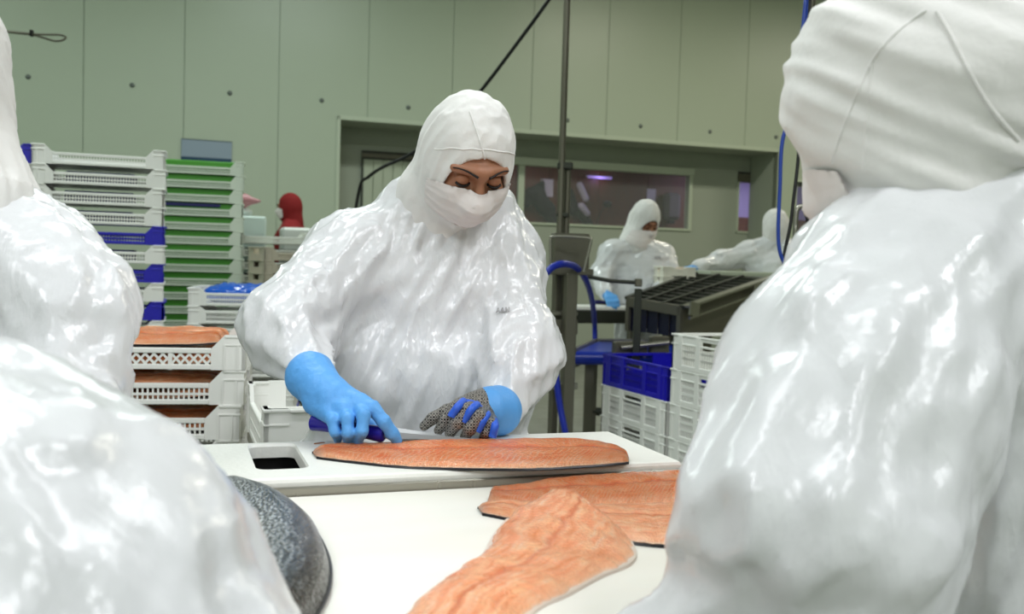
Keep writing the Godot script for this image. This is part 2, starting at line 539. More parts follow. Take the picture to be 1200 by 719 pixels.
func office_things() -> void:
	var z := -2.66
	var j := thing("dark_coat", "dark coat hanging from a hook behind the long window, left of the steel post", "coat", room * Transform3D(Basis(), Vector3(1.33, 1.76, z)).scaled_local(Vector3(1.1, 0.85, 1)))
	var f := Field.new()
	f.cap(Vector3(0.0, 0.82, 0.06), Vector3(-0.10, 0.62, 0.1), 0.03, 0.11)
	f.cap(Vector3(-0.12, 0.60, 0.1), Vector3(0.05, 0.36, 0.1), 0.13, 0.12)
	f.cap(Vector3(0.05, 0.36, 0.1), Vector3(0.20, 0.02, 0.1), 0.10, 0.07)
	f.cap(Vector3(-0.2, 0.62, 0.1), Vector3(-0.24, 0.4, 0.12), 0.06, 0.05)
	f.noise_bump(noise(7.0, 44), Vector3(1, 0.4, 1), 0.02)
	node("cloth", f.nets(0.022, 0.05), M.dark_cloth, j)
	tube_node("hook", curve([Vector3(0, 0.86, -0.0), Vector3(0, 0.87, 0.05), Vector3(0, 0.82, 0.06)]), 0.008, M.steel, j, 6)
	tag(box_node("notice", rm(1.42, 2.38, z + 0.006), Vector3(0.2, 0.26, 0.008), M.paper, null, 0.0, room.basis), "white notice pinned up behind the dark coat", "notice")
	var c := thing("white_coat", "white and dark garments hanging behind the long window, right of the steel post", "coat", room * Transform3D(Basis(), Vector3(1.92, 1.72, z)))
	var g := Field.new()
	g.cap(Vector3(0, 0.72, 0.08), Vector3(0.10, 0.52, 0.1), 0.05, 0.05)
	g.cap(Vector3(0.02, 0.4, 0.12), Vector3(0.12, 0.3, 0.12), 0.06, 0.05)
	node("white_cloth", g.nets(0.02, 0.04), M.paper, c)
	var h := Field.new()
	h.cap(Vector3(-0.14, 0.62, 0.05), Vector3(-0.08, 0.34, 0.06), 0.05, 0.09)
	h.cap(Vector3(0.0, 0.36, 0.05), Vector3(0.2, 0.12, 0.06), 0.09, 0.06)
	node("dark_cloth", h.nets(0.02, 0.04), M.dark_cloth, c)
	var d := thing("swivel_lamp", "small dark lamp head on a thin arm behind the long window", "lamp", room * Transform3D(Basis(), Vector3(2.30, 1.79, z)))
	tube_node("arm", curve([Vector3(-0.1, -0.05, 0.05), Vector3(-0.04, 0.2, 0.08), Vector3(0.05, 0.36, 0.1)]), 0.008, M.iron, d, 6)
	var lh := MB.new()
	lh.lathe([Vector2(0, -0.05), Vector2(0.05, -0.045), Vector2(0.07, 0.0), Vector2(0.05, 0.05), Vector2(0, 0.055)], Transform3D(Basis(), Vector3(0.07, 0.38, 0.12)), 12)
	node("head", lh.mesh(), M.iron, d)
	var s := thing("towel_dispenser", "pale grey dispenser on the wooden wall behind the long window", "dispenser", room * Transform3D(Basis(), Vector3(3.48, 1.97, z)))
	box_node("body", Vector3(0, 0.22, 0.09), Vector3(0.26, 0.42, 0.18), mat(Color(0.42, 0.42, 0.4), 0.25), s, 0.05)
	box_node("spout", Vector3(0, -0.02, 0.09), Vector3(0.12, 0.06, 0.08), M.iron, s, 0.01)
	tag(box_node("notice", rm(3.165, 2.30, z + 0.006), Vector3(0.15, 0.3, 0.008), M.paper, null, 0.0, room.basis), "white notice on the wooden wall left of the dispenser", "notice")
	var tb := thing("glass_reflection", "added violet glowing strip behind the long window, standing in for a tube reflection in the glass", "lamp", room * Transform3D(Basis(), Vector3(2.26, 2.585, z)))  # no lamp hangs here: glowing strip added for the ceiling tubes' reflection in the glass
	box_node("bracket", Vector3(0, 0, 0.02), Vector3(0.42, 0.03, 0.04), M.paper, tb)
	box_node("tube", Vector3(0, -0.012, 0.055), Vector3(0.40, 0.03, 0.03), M.tube_violet, tb, 0.01)  # glowing bar drawn as the reflection streak
	var tl := OmniLight3D.new()  # weak light added with the reflection streak
	tl.name = "streak_light"
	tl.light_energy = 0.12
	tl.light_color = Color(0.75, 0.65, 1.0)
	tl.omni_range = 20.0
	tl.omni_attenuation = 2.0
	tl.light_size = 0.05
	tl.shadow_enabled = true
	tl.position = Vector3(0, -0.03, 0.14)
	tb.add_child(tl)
# ---------- bodies and cloth: a field of joined tapered limbs, meshed as surface nets ----------
class Field:
	var ops := []              # [kind, add, a, b, ra, rb, inverse]: 0 limb, 1 ellipsoid; add 1 joins, -1 cuts
	var bumps := []            # [noise, stretch, depth, ridged]
	var k := 0.05              # how softly things join
	var folds := []            # along-limb folds: [noise, across, along, depth]
	var band := 0.035
	var extra = null            # (p, d) -> d, last word
	var lo := Vector3.ONE * 1e9
	var hi := -Vector3.ONE * 1e9

	func reach(p: Vector3, r: float) -> void:
		lo = lo.min(p - Vector3.ONE * r)
		hi = hi.max(p + Vector3.ONE * r)

	func cap(a: Vector3, b: Vector3, ra: float, rb: float, grain := Vector3.ZERO) -> void:   # grain: the way its folds run
		ops.append([0, 1, a, b, ra, rb, b - a, maxf((b - a).length_squared(), 1e-9), (b - a).normalized() if grain == Vector3.ZERO else grain.normalized()])
		reach(a, ra)
		reach(b, rb)

	func chain(pts: Array, rs: Array) -> void:
		for i in pts.size() - 1:
			cap(pts[i], pts[i + 1], rs[i], rs[i + 1])

	func ball(xf: Transform3D, r: Vector3, add := 1) -> void:         # ellipsoid
		var t := xf * Transform3D(Basis.from_scale(r), Vector3.ZERO)
		ops.append([1, add, xf.origin, t.affine_inverse(), minf(r.x, minf(r.y, r.z)), maxf(r.x, maxf(r.y, r.z)), Vector3.ZERO, 1.0])
		if add > 0:
			for s in [Vector3(1, 1, 1), Vector3(-1, 1, 1), Vector3(1, -1, 1), Vector3(1, 1, -1), Vector3(-1, -1, 1), Vector3(-1, 1, -1), Vector3(1, -1, -1), Vector3(-1, -1, -1)]:
				reach(xf * (r * s * 0.8), 0.01)
			for a in 3:
				var u := Vector3.ZERO
				u[a] = r[a]
				reach(xf * u, 0.01)
				reach(xf * -u, 0.01)

	func noise_bump(n: FastNoiseLite, stretch: Vector3, depth: float, ridged := false) -> void:
		bumps.append([n, stretch, depth, ridged])

	func one(o: Array, p: Vector3) -> float:
		if o[0] == 0:
			var pa: Vector3 = p - o[2]
			var ba: Vector3 = o[6]
			var h: float = clampf(pa.dot(ba) / o[7], 0.0, 1.0)
			return (pa - ba * h).length() - lerpf(o[4], o[5], h)
		var q: Vector3 = o[3] * p
		var l := q.length()
		return (l - 1.0) * o[4] if l < 0.5 else l * (l - 1.0) / maxf((o[3].basis.transposed() * q).length(), 1e-6)

	func dist(p: Vector3, list: Array) -> float:
		var d := 1e9
		var kk := k
		for o in list:
			var e := one(o, p)
			if o[1] > 0:
				var h := maxf(kk - absf(d - e), 0.0) / kk
				d = minf(d, e) - h * h * kk * 0.25
			else:
				var c: float = 0.012
				var h := maxf(c - absf(d + e), 0.0) / c
				d = maxf(d, -e) + h * h * c * 0.25
		return d

	func full(p: Vector3, list: Array) -> float:
		var d := dist(p, list)
		if absf(d) < band:
			for b in bumps:
				var n: float = b[0].get_noise_3dv(b[1] * p)
				if b[3]:
					n = 1.0 - 2.0 * absf(n) * 1.6
				d += n * b[2]
			if folds:
				var sum := 0.0
				var wsum := 1e-6
				for o in list:
					if o[0] == 0 and o[1] > 0:
						var e := one(o, p)
						var w := exp(-maxf(e, -0.03) / 0.025)
						var ax: Vector3 = o[8]
						var q: Vector3 = p - o[2]
						var along := q.dot(ax)
						var f = folds[0]
						var n: float = f[0].get_noise_3dv((q - ax * along) * f[1] + ax * along * f[2] + o[2] * 7.0)
						sum += w * (1.0 - 3.0 * absf(n))
						wsum += w
				d -= sum / wsum * folds[0][3]
		if extra != null:
			d = extra.call(p, d)
		return d

	func fill_block(val: PackedFloat32Array, o: Vector3, cell: float, N: int, x0: int, y0: int, z0: int, sy: int, sz: int, near: Array, inside: bool) -> void:
		var ca := PackedVector3Array()
		var cb := PackedVector3Array()
		var ci := PackedFloat32Array()
		var cr := PackedFloat32Array()
		var cs := PackedFloat32Array()
		var cg := PackedVector3Array()
		var rest := []
		for q in near:
			if q[0] == 0 and q[1] > 0:
				ca.append(q[2])
				cb.append(q[6])
				ci.append(1.0 / q[7])
				cr.append(q[4])
				cs.append(q[5] - q[4])
				cg.append(q[8])
			else:
				rest.append(q)
		var nc := ca.size()
		var es := PackedFloat32Array()
		es.resize(nc)
		var kk := k
		var ik := 0.25 / k
		var folded := folds.size() > 0
		var fn: FastNoiseLite = folds[0][0] if folded else null
		var f_across: float = folds[0][1] if folded else 0.0
		var f_along: float = folds[0][2] if folded else 0.0
		var f_depth: float = folds[0][3] if folded else 0.0
		for z in N + 1:
			for y in N + 1:
				var at0 := (z0 + z) * sz + (y0 + y) * sy + x0
				for x in N + 1:
					if val[at0 + x] < 9e2:
						continue
					if inside:
						val[at0 + x] = -0.5
						continue
					var p := o + Vector3(x0 + x, y0 + y, z0 + z) * cell
					var d := 1e2
					for i in nc:
						var pa := p - ca[i]
						var ba := cb[i]
						var h := clampf(pa.dot(ba) * ci[i], 0.0, 1.0)
						var e := (pa - ba * h).length() - cr[i] - cs[i] * h
						es[i] = e
						var g := kk - absf(d - e)
						d = minf(d, e)
						if g > 0.0:
							d -= g * g * ik
					for q in rest:
						var e := one(q, p)
						if q[1] > 0:
							var g := kk - absf(d - e)
							d = minf(d, e)
							if g > 0.0:
								d -= g * g * ik
						else:
							var h := maxf(0.012 - absf(d + e), 0.0) / 0.012
							d = maxf(d, -e) + h * h * 0.003
					if absf(d) < band:
						for b in bumps:
							var n: float = b[0].get_noise_3dv(b[1] * p)
							if b[3]:
								n = 1.0 - 3.2 * absf(n)
							d += n * b[2]
						if folded:
							var sum := 0.0
							var wsum := 1e-6
							for i in nc:
								var e := es[i]
								if e > 0.10:
									continue
								var w := exp(-maxf(e, -0.03) * 40.0)
								var ax := cg[i]
								var q := p - ca[i]
								var along := q.dot(ax)
								var nz := fn.get_noise_3dv((q - ax * along) * f_across + ax * (along * f_along) + ca[i] * 7.0)
								sum += w * (1.0 - 3.0 * absf(nz))
								wsum += w
							d -= sum / wsum * f_depth
					if extra != null:
						d = extra.call(p, d)
					val[at0 + x] = d

	func probe(from: Vector3, dir: Vector3, far := 0.5, lift := 0.0) -> Vector3:    # from outside to the surface
		var t := 0.0
		for i in 60:
			var d := dist(from + dir * t, ops) - lift
			if extra != null:
				d = extra.call(from + dir * t, d)
			t += d * 0.8
			if absf(d) < 0.0004 or t > far:
				break
		return from + dir * t

	func nets(cell: float, margin := 0.03, paint = null) -> ArrayMesh:
		var N := 4
		var o := lo - Vector3.ONE * margin
		var size := hi - lo + Vector3.ONE * margin * 2.0
		var bx := int(ceil(size.x / cell / N))
		var by := int(ceil(size.y / cell / N))
		var bz := int(ceil(size.z / cell / N))
		var nx := bx * N + 1
		var ny := by * N + 1
		var nz := bz * N + 1
		var sy := nx
		var sz := nx * ny
		var val := PackedFloat32Array()
		val.resize(nx * ny * nz)
		val.fill(1e3)
		var half := cell * N * 0.5
		var diag := half * 1.7321
		var active := []
		var slack := 0.004
		for q in bumps:
			slack += absf(q[2])
		for q in folds:
			slack += absf(q[3]) * 1.5
		for kz in bz:
			for ky in by:
				for kx in bx:
					var c := o + Vector3(kx * 2 + 1, ky * 2 + 1, kz * 2 + 1) * half
					var near := []
					var dmin := 1e9
					var ds := []
					for op in ops:
						var e := one(op, c)
						ds.append(e)
						if op[1] > 0:
							dmin = minf(dmin, e)
					if dmin > diag + slack + k * 0.5:
						continue
					var cut := false
					for i in ops.size():
						if ops[i][1] < 0:
							if ds[i] < diag + 0.03:
								near.append(ops[i])
								cut = true
						elif ds[i] < dmin + diag * 2.0 + k:
							near.append(ops[i])
					var inside := dmin < -(diag + slack + 0.01) and not cut and extra == null
					active.append([kx, ky, kz])
					fill_block(val, o, cell, N, kx * N, ky * N, kz * N, sy, sz, near, inside)
		var vid := PackedInt32Array()
		vid.resize(nx * ny * nz)
		vid.fill(-1)
		var v := PackedVector3Array()
		var corner := [0, 1, sy, sy + 1, sz, sz + 1, sz + sy, sz + sy + 1]
		var cells := PackedInt32Array()
		for blk in active:
			for z in N:
				for y in N:
					var at0: int = (blk[2] * N + z) * sz + (blk[1] * N + y) * sy + blk[0] * N
					for x in N:
						var i := at0 + x
						var m := 0
						var any_far := false
						for c in 8:
							var q: float = val[i + corner[c]]
							if q < 0.0:
								m |= 1 << c
							if q > 9e2:
								any_far = true
						if m == 0 or m == 255 or any_far:
							continue
						var sum := Vector3.ZERO
						var cnt := 0
						for e in [[0, 1], [2, 3], [4, 5], [6, 7], [0, 2], [1, 3], [4, 6], [5, 7], [0, 4], [1, 5], [2, 6], [3, 7]]:
							if ((m >> e[0]) & 1) != ((m >> e[1]) & 1):
								var a: float = val[i + corner[e[0]]]
								var b: float = val[i + corner[e[1]]]
								var t := a / (a - b)
								var pa := Vector3(e[0] & 1, (e[0] >> 1) & 1, e[0] >> 2)
								var pb := Vector3(e[1] & 1, (e[1] >> 1) & 1, e[1] >> 2)
								sum += pa.lerp(pb, t)
								cnt += 1
						vid[i] = v.size()
						v.append(o + (Vector3(blk[0] * N + x, blk[1] * N + y, blk[2] * N + z) + sum / cnt) * cell)
						cells.append(i)
		var ix := PackedInt32Array()
		for i in cells:
			var a := val[i]
			for ax in 3:
				var step: int = [1, sy, sz][ax]
				var b := val[i + step]
				if (a < 0.0) == (b < 0.0) or b > 9e2:
					continue
				var u: int = [sy, sz, 1][ax]
				var w: int = [sz, 1, sy][ax]
				if i - u - w < 0:
					continue
				var p0 := vid[i]
				var p1 := vid[i - u]
				var p2 := vid[i - u - w]
				var p3 := vid[i - w]
				if p1 < 0 or p2 < 0 or p3 < 0:
					continue
				if a < 0.0:
					ix.append_array([p0, p2, p1, p0, p3, p2])
				else:
					ix.append_array([p0, p1, p2, p0, p2, p3])
		var n := PackedVector3Array()
		n.resize(v.size())
		for t in range(0, ix.size(), 3):
			var a := ix[t]
			var b := ix[t + 1]
			var c := ix[t + 2]
			var f := (v[c] - v[a]).cross(v[b] - v[a])
			n[a] += f
			n[b] += f
			n[c] += f
		for i in n.size():
			n[i] = n[i].normalized()
		var arr := []
		arr.resize(Mesh.ARRAY_MAX)
		arr[Mesh.ARRAY_VERTEX] = v
		arr[Mesh.ARRAY_NORMAL] = n
		arr[Mesh.ARRAY_INDEX] = ix
		if paint != null:
			var col := PackedColorArray()
			for p in v:
				col.append(paint.call(p))
			arr[Mesh.ARRAY_COLOR] = col
		var mesh := ArrayMesh.new()
		if v.size():
			mesh.add_surface_from_arrays(Mesh.PRIMITIVE_TRIANGLES, arr)
		return mesh
# ---------- crates ----------
var crate_meshes := {}

func crate(called: String, label: String, m: Material, style: String, L: float, W: float, H: float, side: float, xf: Transform3D, group := "") -> Node3D:
	var t := thing(called, label, "crate", xf, group)
	var key := "%s %.3f %.3f %.3f %.3f" % [style, L, W, H, side]
	if not crate_meshes.has(key):
		crate_meshes[key] = crate_shapes(style, L, W, H, side)
	var s: Dictionary = crate_meshes[key]
	node("base", s.base, m, t)
	for sx in 2:
		for sz in 2:
			node("corner_post", s.corner[sx * 2 + sz], m, t)
	for s2 in 2:
		node("side_panel", s.side, m, t, Transform3D(Basis(Vector3.UP, PI * s2), Vector3.ZERO))
		node("end_panel", s.end, m, t, Transform3D(Basis(Vector3.UP, PI * s2), Vector3.ZERO))
	return t

func crate_shapes(style: String, L: float, W: float, H: float, side: float) -> Dictionary:
	var out := {}
	var th := 0.010
	var base := MB.new()
	base.box(Vector3(0, 0.006, 0), Vector3(L - 0.02, 0.008, W - 0.02))
	out.base = base.mesh()
	var cw := 0.055
	var c := MB.new()                                           # post at the +x +z corner
	var hx := L * 0.5
	var hz := W * 0.5
	var slope := 0.035 if side < H - 0.01 else 0.0
	for turn in 2:
		var xf := Transform3D(Basis(), Vector3(hx, 0, hz - th)) if turn == 0 else Transform3D(Basis(Vector3(0, 0, 1), Vector3(0, 1, 0), Vector3(-1, 0, 0)), Vector3(hx, 0, hz))
		var sl := slope if turn == 0 else 0.0
		var sd := side if turn == 0 else H
		if sl > 0.0:
			c.prism([Vector2(0, 0), Vector2(0, H), Vector2(-cw, H), Vector2(-cw - sl, sd), Vector2(-cw - sl, 0)], th, xf)
		else:
			c.prism([Vector2(0, 0), Vector2(0, H), Vector2(-cw, H), Vector2(-cw, 0)], th, xf)
	c.box(Vector3(hx - cw * 0.5 + 0.003, H - 0.004, hz - 0.006), Vector3(cw + 0.006, 0.008, 0.02), 0.002)
	c.box(Vector3(hx - 0.006, H - 0.004, hz - cw * 0.5), Vector3(0.02, 0.008, cw), 0.002)
	c.box(Vector3(hx - cw * 0.5 + 0.002, H * 0.72, hz - 0.004), Vector3(cw + 0.004, 0.005, 0.014), 0.001)
	c.box(Vector3(hx - 0.004, H * 0.72, hz - cw * 0.5), Vector3(0.014, 0.005, cw), 0.001)
	for q in [0.02, cw]:
		c.box(Vector3(hx - q, H * 0.36, hz), Vector3(0.004, H * 0.72, 0.008))
	out.corner = [c.mesh(), c.mirrored(Vector3(1, 1, -1)).mesh(), c.mirrored(Vector3(-1, 1, 1)).mesh(), c.mirrored(Vector3(-1, 1, -1)).mesh()]
	var p := MB.new()                                           # side panel at +z
	var from := -hx + cw + slope
	var to := hx - cw - slope
	var n_bars := 32
	if style == "deep":
		for rail in [[0.0, 0.022], [H - 0.045, 0.008], [H - 0.008, 0.008]]:
			p.box(Vector3(0, rail[0] + rail[1] * 0.5, hz - 0.004), Vector3(to - from, rail[1], 0.016), 0.002)
		for y in [H * 0.34, H * 0.54]:
			p.box(Vector3(0, y, hz - 0.005), Vector3(to - from, 0.01, th))
		# columns: slots, rib, handle and slots, rib, slots
		var cols := [[-0.215, -0.115], [-0.085, 0.085], [0.115, 0.215]]
		for col in cols:
			var n := int((col[1] - col[0]) / 0.0155)
			for i in n + 1:
				var mid_col: bool = col[0] == -0.085
				p.box(Vector3(lerpf(col[0], col[1], float(i) / n), 0.02 + (H - (0.075 if mid_col else 0.06)) * 0.5, hz - 0.005), Vector3(0.007, H - (0.075 if mid_col else 0.06), th))
		for x in [-0.1, 0.1, -0.2325, 0.2325]:
			p.box(Vector3(x, H * 0.5, hz - 0.003), Vector3(0.034, H - 0.004, 0.016), 0.002)
		for x in [[-0.215, -0.115], [0.115, 0.215]]:
			p.box(Vector3((x[0] + x[1]) * 0.5, H - 0.026, hz - 0.005), Vector3(0.1, 0.034, th))
		p.box(Vector3(0, H - 0.012, hz - 0.005), Vector3(0.17, 0.016, th))
	else:
		for y in [0.008, side - 0.006]:
			p.box(Vector3(0, y, hz - 0.005), Vector3(to - from, 0.014, 0.013), 0.002)
		if style == "lattice":
			for x in [0.0, from * 0.5, to * 0.5]:
				p.box(Vector3(x, side * 0.5, hz - 0.005), Vector3(0.01, side, th))
			var hh := side - 0.024
			var step := 0.0225
			for i in range(-4, int((to - from) / step) + 2):
				for dirn in [1.0, -1.0]:
					var x0 := from + i * step
					var x1 := x0 + hh * 0.9
					var y0 := 0.013 if dirn > 0 else 0.013 + hh
					var y1: float = y0 + hh * dirn
					var f0 := clampf((from - x0) / (x1 - x0), 0, 1)
					var f1 := clampf((to - x0) / (x1 - x0), 0, 1)
					if f1 - f0 > 0.05:
						p.bar(Vector3(lerpf(x0, x1, f0), lerpf(y0, y1, f0), hz - 0.005), Vector3(lerpf(x0, x1, f1), lerpf(y0, y1, f1), hz - 0.005), 0.006, 0.005, Vector3.BACK)
		else:
			p.box(Vector3(0, side * 0.5, hz - 0.005), Vector3(to - from, 0.006, th))
			for i in n_bars + 1:
				p.box(Vector3(lerpf(from, to, float(i) / n_bars), side * 0.5, hz - 0.005), Vector3(0.0045, side, 0.007))
	out.side = p.mesh()
	var e := MB.new()                                           # end panel at +x
	var w := W - cw * 2.0
	for r in [[0.0, H * 0.45], [H - 0.012, 0.012]]:
		e.box(Vector3(hx - 0.005, r[0] + r[1] * 0.5, 0), Vector3(th, r[1], w), 0.001)
	for s in [-1.0, 1.0]:
		e.box(Vector3(hx - 0.005, H * 0.7, s * w * 0.38), Vector3(th, H * 0.52, w * 0.24))
	for i in 7:
		e.box(Vector3(hx, H * 0.22, lerpf(-w * 0.48, w * 0.48, i / 6.0)), Vector3(0.008, H * 0.44, 0.004))
	e.box(Vector3(hx + 0.001, H - 0.004, 0), Vector3(0.02, 0.008, w), 0.002)
	out.end = e.mesh()
	return out

const ORD := ["topmost", "second", "third", "fourth", "fifth", "sixth", "seventh", "eighth", "ninth", "tenth", "eleventh", "twelfth", "thirteenth", "fourteenth", "fifteenth", "sixteenth", "seventeenth", "eighteenth", "nineteenth", "twentieth", "twenty-first", "twenty-second"]

func ordinal(i: int) -> String:
	return "topmost" if i == 0 else ORD[i] + " from the top"

func liner(t: Node3D, m: Material, L: float, W: float, top: float, called := "liner") -> void:
	var b := MB.new()
	b.box(Vector3(0, (top + 0.012) * 0.5, 0), Vector3(L - 0.05, top - 0.012, W - 0.05), 0.008)
	node(called, b.mesh(), m, t)

func build_crates() -> void:
	var yaw := deg_to_rad(19.2)
	# tall mixed stack at the left, beside the green-lined one
	var L := 0.60
	var W := 0.40
	var H := 0.094
	var c0 := at(119, 300, 5.0)
	var top := 1.81
	var n := int(top / H)
	for i in n:
		var blue := i in [4, 6, 8]
		var y := (n - 1 - i) * H
		var m: Material = M.blue_plastic if blue else M.white_plastic
		var t := crate("fish_crate", "%s fish crate, %s in the tall white-and-blue stack" % ["blue" if blue else "white", ordinal(i)], m, "slots" if i > 0 else "plain", L, W, H, H * 0.60, Transform3D(Basis(Vector3.UP, yaw + 0.004 * sin(i * 2.3)), Vector3(c0.x + 0.004 * sin(i * 1.7), y, c0.z)), "crates of the tall mixed stack")
		if not blue and i in [1, 2, 3, 5, 7]:
			liner(t, M.dark_blue, L * 0.62, W, H * 0.70)
	# its neighbour further left, a blue crate on white ones
	var c1 := at(-31, 300, 4.86)
	for i in 5:
		var m2: Material = M.blue_plastic if i == 0 else M.white_plastic
		crate("fish_crate", "%s fish crate, %s in the leftmost stack" % ["blue" if i == 0 else "white", ordinal(i)], m2, "slots", L, W, H, H * 0.60, Transform3D(Basis(Vector3.UP, yaw), Vector3(c1.x, (n - 1 - i) * H, c1.z)), "crates of the leftmost stack")
	var st := thing("steel_rack", "steel rack carrying the leftmost stack of fish crates", "rack", Transform3D(Basis(Vector3.UP, yaw), Vector3(c1.x, 0, c1.z)))
	var rack_h := (n - 5) * H
	box_node("shelf", Vector3(0, rack_h - 0.015, 0), Vector3(0.6, 0.03, 0.4), M.dull_steel, st)
	for sx in [-1.0, 1.0]:
		for sz in [-1.0, 1.0]:
			box_node("leg", Vector3(sx * 0.27, (rack_h - 0.03) * 0.5, sz * 0.17), Vector3(0.04, rack_h - 0.03, 0.04), M.dull_steel, st)
	# green-lined stack
	var c2 := at(231.5, 300, 6.9)
	var H2 := 0.0955
	var n2 := 20
	for i in n2:
		var t := crate("lined_crate", "pale green-lined fish crate, %s in its tall stack" % ordinal(i), M.pale_green, "slots", L, W, H2, H2 * 0.54, Transform3D(Basis(Vector3.UP, yaw - 0.05 + 0.004 * sin(i * 1.9)), Vector3(c2.x + 0.004 * sin(i * 2.1), (n2 - 1 - i) * H2, c2.z)), "crates of the green-lined stack")
		liner(t, M.green_liner, L, W, H2 * 0.97)
		if i == 3:
			tag(box_node("dark_parcel", t.transform * Vector3(-0.05, H2 * 0.80, W * 0.5 - 0.017), Vector3(0.40, 0.022, 0.014), M.dark_blue, null, 0.003, t.basis), "dark flat parcel showing in the gap of a green-lined crate", "parcel")
	# stack with dark contents behind, right of the green-lined one
	var c3 := at(318, 300, 7.55)
	var H3 := 0.097
	var n3 := 15
	for i in n3:
		var blue := i == 4
		var t := crate("fish_crate", "%s fish crate, %s in the stack below the red-hooded worker" % ["blue" if blue else "grey-white", ordinal(i)], M.blue_plastic if blue else M.old_plastic, "slots", L, W, H3, H3 * 0.56, Transform3D(Basis(Vector3.UP, yaw), Vector3(c3.x, (n3 - 1 - i) * H3, c3.z)), "crates of the stack with dark contents")
		if i > 0:
			liner(t, M.dark_cloth, L, W, H3 * (0.62 + 0.06 * sin(i * 3.0)), "dark_film")
	# translucent cream crates in front of it
	var c4 := at(336, 300, 6.6)
	for i in 4:
		crate("cream_crate", "cream translucent crate, %s in the short cream stack" % ordinal(i), mat(Color(0.76, 0.73, 0.66), 0.45), "slots", 0.42, 0.32, 0.085, 0.05, Transform3D(Basis(Vector3.UP, yaw + 0.25), Vector3(c4.x, 1.33 - (i + 1) * 0.085, c4.z)), "cream crates")
	var st2 := thing("steel_stand", "steel stand under the cream translucent crates", "stand", Transform3D(Basis(Vector3.UP, yaw + 0.25), Vector3(c4.x, 0, c4.z)))
	box_node("top", Vector3(0, 0.975, 0), Vector3(0.44, 0.03, 0.34), M.dull_steel, st2)
	for sx in [-1.0, 1.0]:
		box_node("leg", Vector3(sx * 0.18, 0.48, 0), Vector3(0.05, 0.96, 0.2), M.dull_steel, st2)
	# crates with the blue bag
	var c5 := at(288, 400, 5.3)
	var H5 := 0.092
	var n5 := 12
	for i in n5:
		crate("fish_crate", "white fish crate, %s in the stack under the blue bag" % ordinal(i), M.blue_plastic if i == 7 else M.white_plastic, "slots", L * 0.9, W, H5, H5 * 0.72, Transform3D(Basis(Vector3.UP, deg_to_rad(9.0)), Vector3(c5.x, (n5 - 1 - i) * H5, c5.z)), "crates under the blue bag").set_meta("label", ("blue fish crate" if i == 7 else "white fish crate") + ", %s in the stack under the blue bag" % ordinal(i))
	var bag := Field.new()
	bag.k = 0.04
	var by := (n5 - 1) * H5
	var bb := Basis(Vector3.UP, deg_to_rad(9.0))
	bag.ball(Transform3D(bb, Vector3(c5.x - 0.07, by + 0.055, c5.z)), Vector3(0.16, 0.062, 0.15))
	bag.ball(Transform3D(bb, Vector3(c5.x + 0.10, by + 0.05, c5.z - 0.01)), Vector3(0.13, 0.062, 0.15))
	bag.noise_bump(noise(12.0, 61), Vector3(1, 1, 1), 0.006, true)
	tag(node("blue_bag", bag.nets(0.012), M.film_blue), "glossy blue plastic bag filling the top crate behind the central worker's elbow", "bag")
	# three crates of fillets on a trolley, left of the central worker
	var c6 := at(166, 450, 2.80)
	var yaw6 := deg_to_rad(11.0)
	var H6 := 0.0945
	var y6 := 1.072
	for i in 4:
		var xf := Transform3D(Basis(Vector3.UP, yaw6 + [0.0, 0.012, -0.006, 0.0][i]), Vector3(c6.x - 0.006 * i, y6 - (i + 1) * H6, c6.z))
		var nm := ["lattice-sided white crate heaped with bright fillets, topmost of three behind the bench", "slot-sided white crate with dark fillets, middle of three behind the bench", "slot-sided white crate with dark fillets, lowest in view behind the bench", "slot-sided white crate under the three fillet crates"]
		crate("salmon_crate", nm[i], M.white_plastic, "lattice" if i == 0 else "slots", 0.60, 0.40, H6, H6 * 0.61, xf, "salmon crates on the trolley")
		if i < 3:
			for k in 4 if i == 0 else 3:
				var zz := 0.12 - k * (0.08 if i == 0 else 0.1)
				var heights := 0.068 if i == 0 else 0.045
				loose_fillet("salmon_fillet", ["bright salmon fillet in the lattice-sided crate, %s", "dark salmon fillet in the middle fillet crate, %s", "dark salmon fillet in the lowest fillet crate, %s"][i] % ["nearest the slotted side", "second from the near side", "third from the near side", "at the far side"][k], xf * Transform3D(Basis(Vector3.UP, 0.06 * sin(k * 2.7 + i)), Vector3(-0.02, heights - (0.004 * k if i == 0 else 0.0), zz)), 0.5, 0.115, 0.026 + (0.006 if i == 0 else 0.0), k + i * 3, ["fillets in the topmost salmon crate", "fillets in the middle salmon crate", "fillets in the lowest salmon crate"][i])
		if i < 3:
			for k in 3:
				loose_fillet("salmon_fillet", "salmon fillet in the bottom layer of the %s fillet crate, %s" % [["topmost", "middle", "lowest"][i], ["next to the slotted side", "in the middle", "at the far side"][k]], xf * Transform3D(Basis(Vector3.UP, 0.04 * sin(k * 3.1 + i)), Vector3(0.0, 0.016, 0.125 - k * 0.12)), 0.52, 0.11, 0.024, k + i, ["fillets in the topmost salmon crate", "fillets in the middle salmon crate", "fillets in the lowest salmon crate"][i])
	var tr := thing("trolley", "steel trolley under the crates of fillets", "trolley", Transform3D(Basis(Vector3.UP, yaw6), Vector3(c6.x, 0, c6.z)))
	var ty := y6 - 4 * H6
	box_node("deck", Vector3(0, ty - 0.015, 0), Vector3(0.64, 0.03, 0.44), M.steel, tr, 0.004)
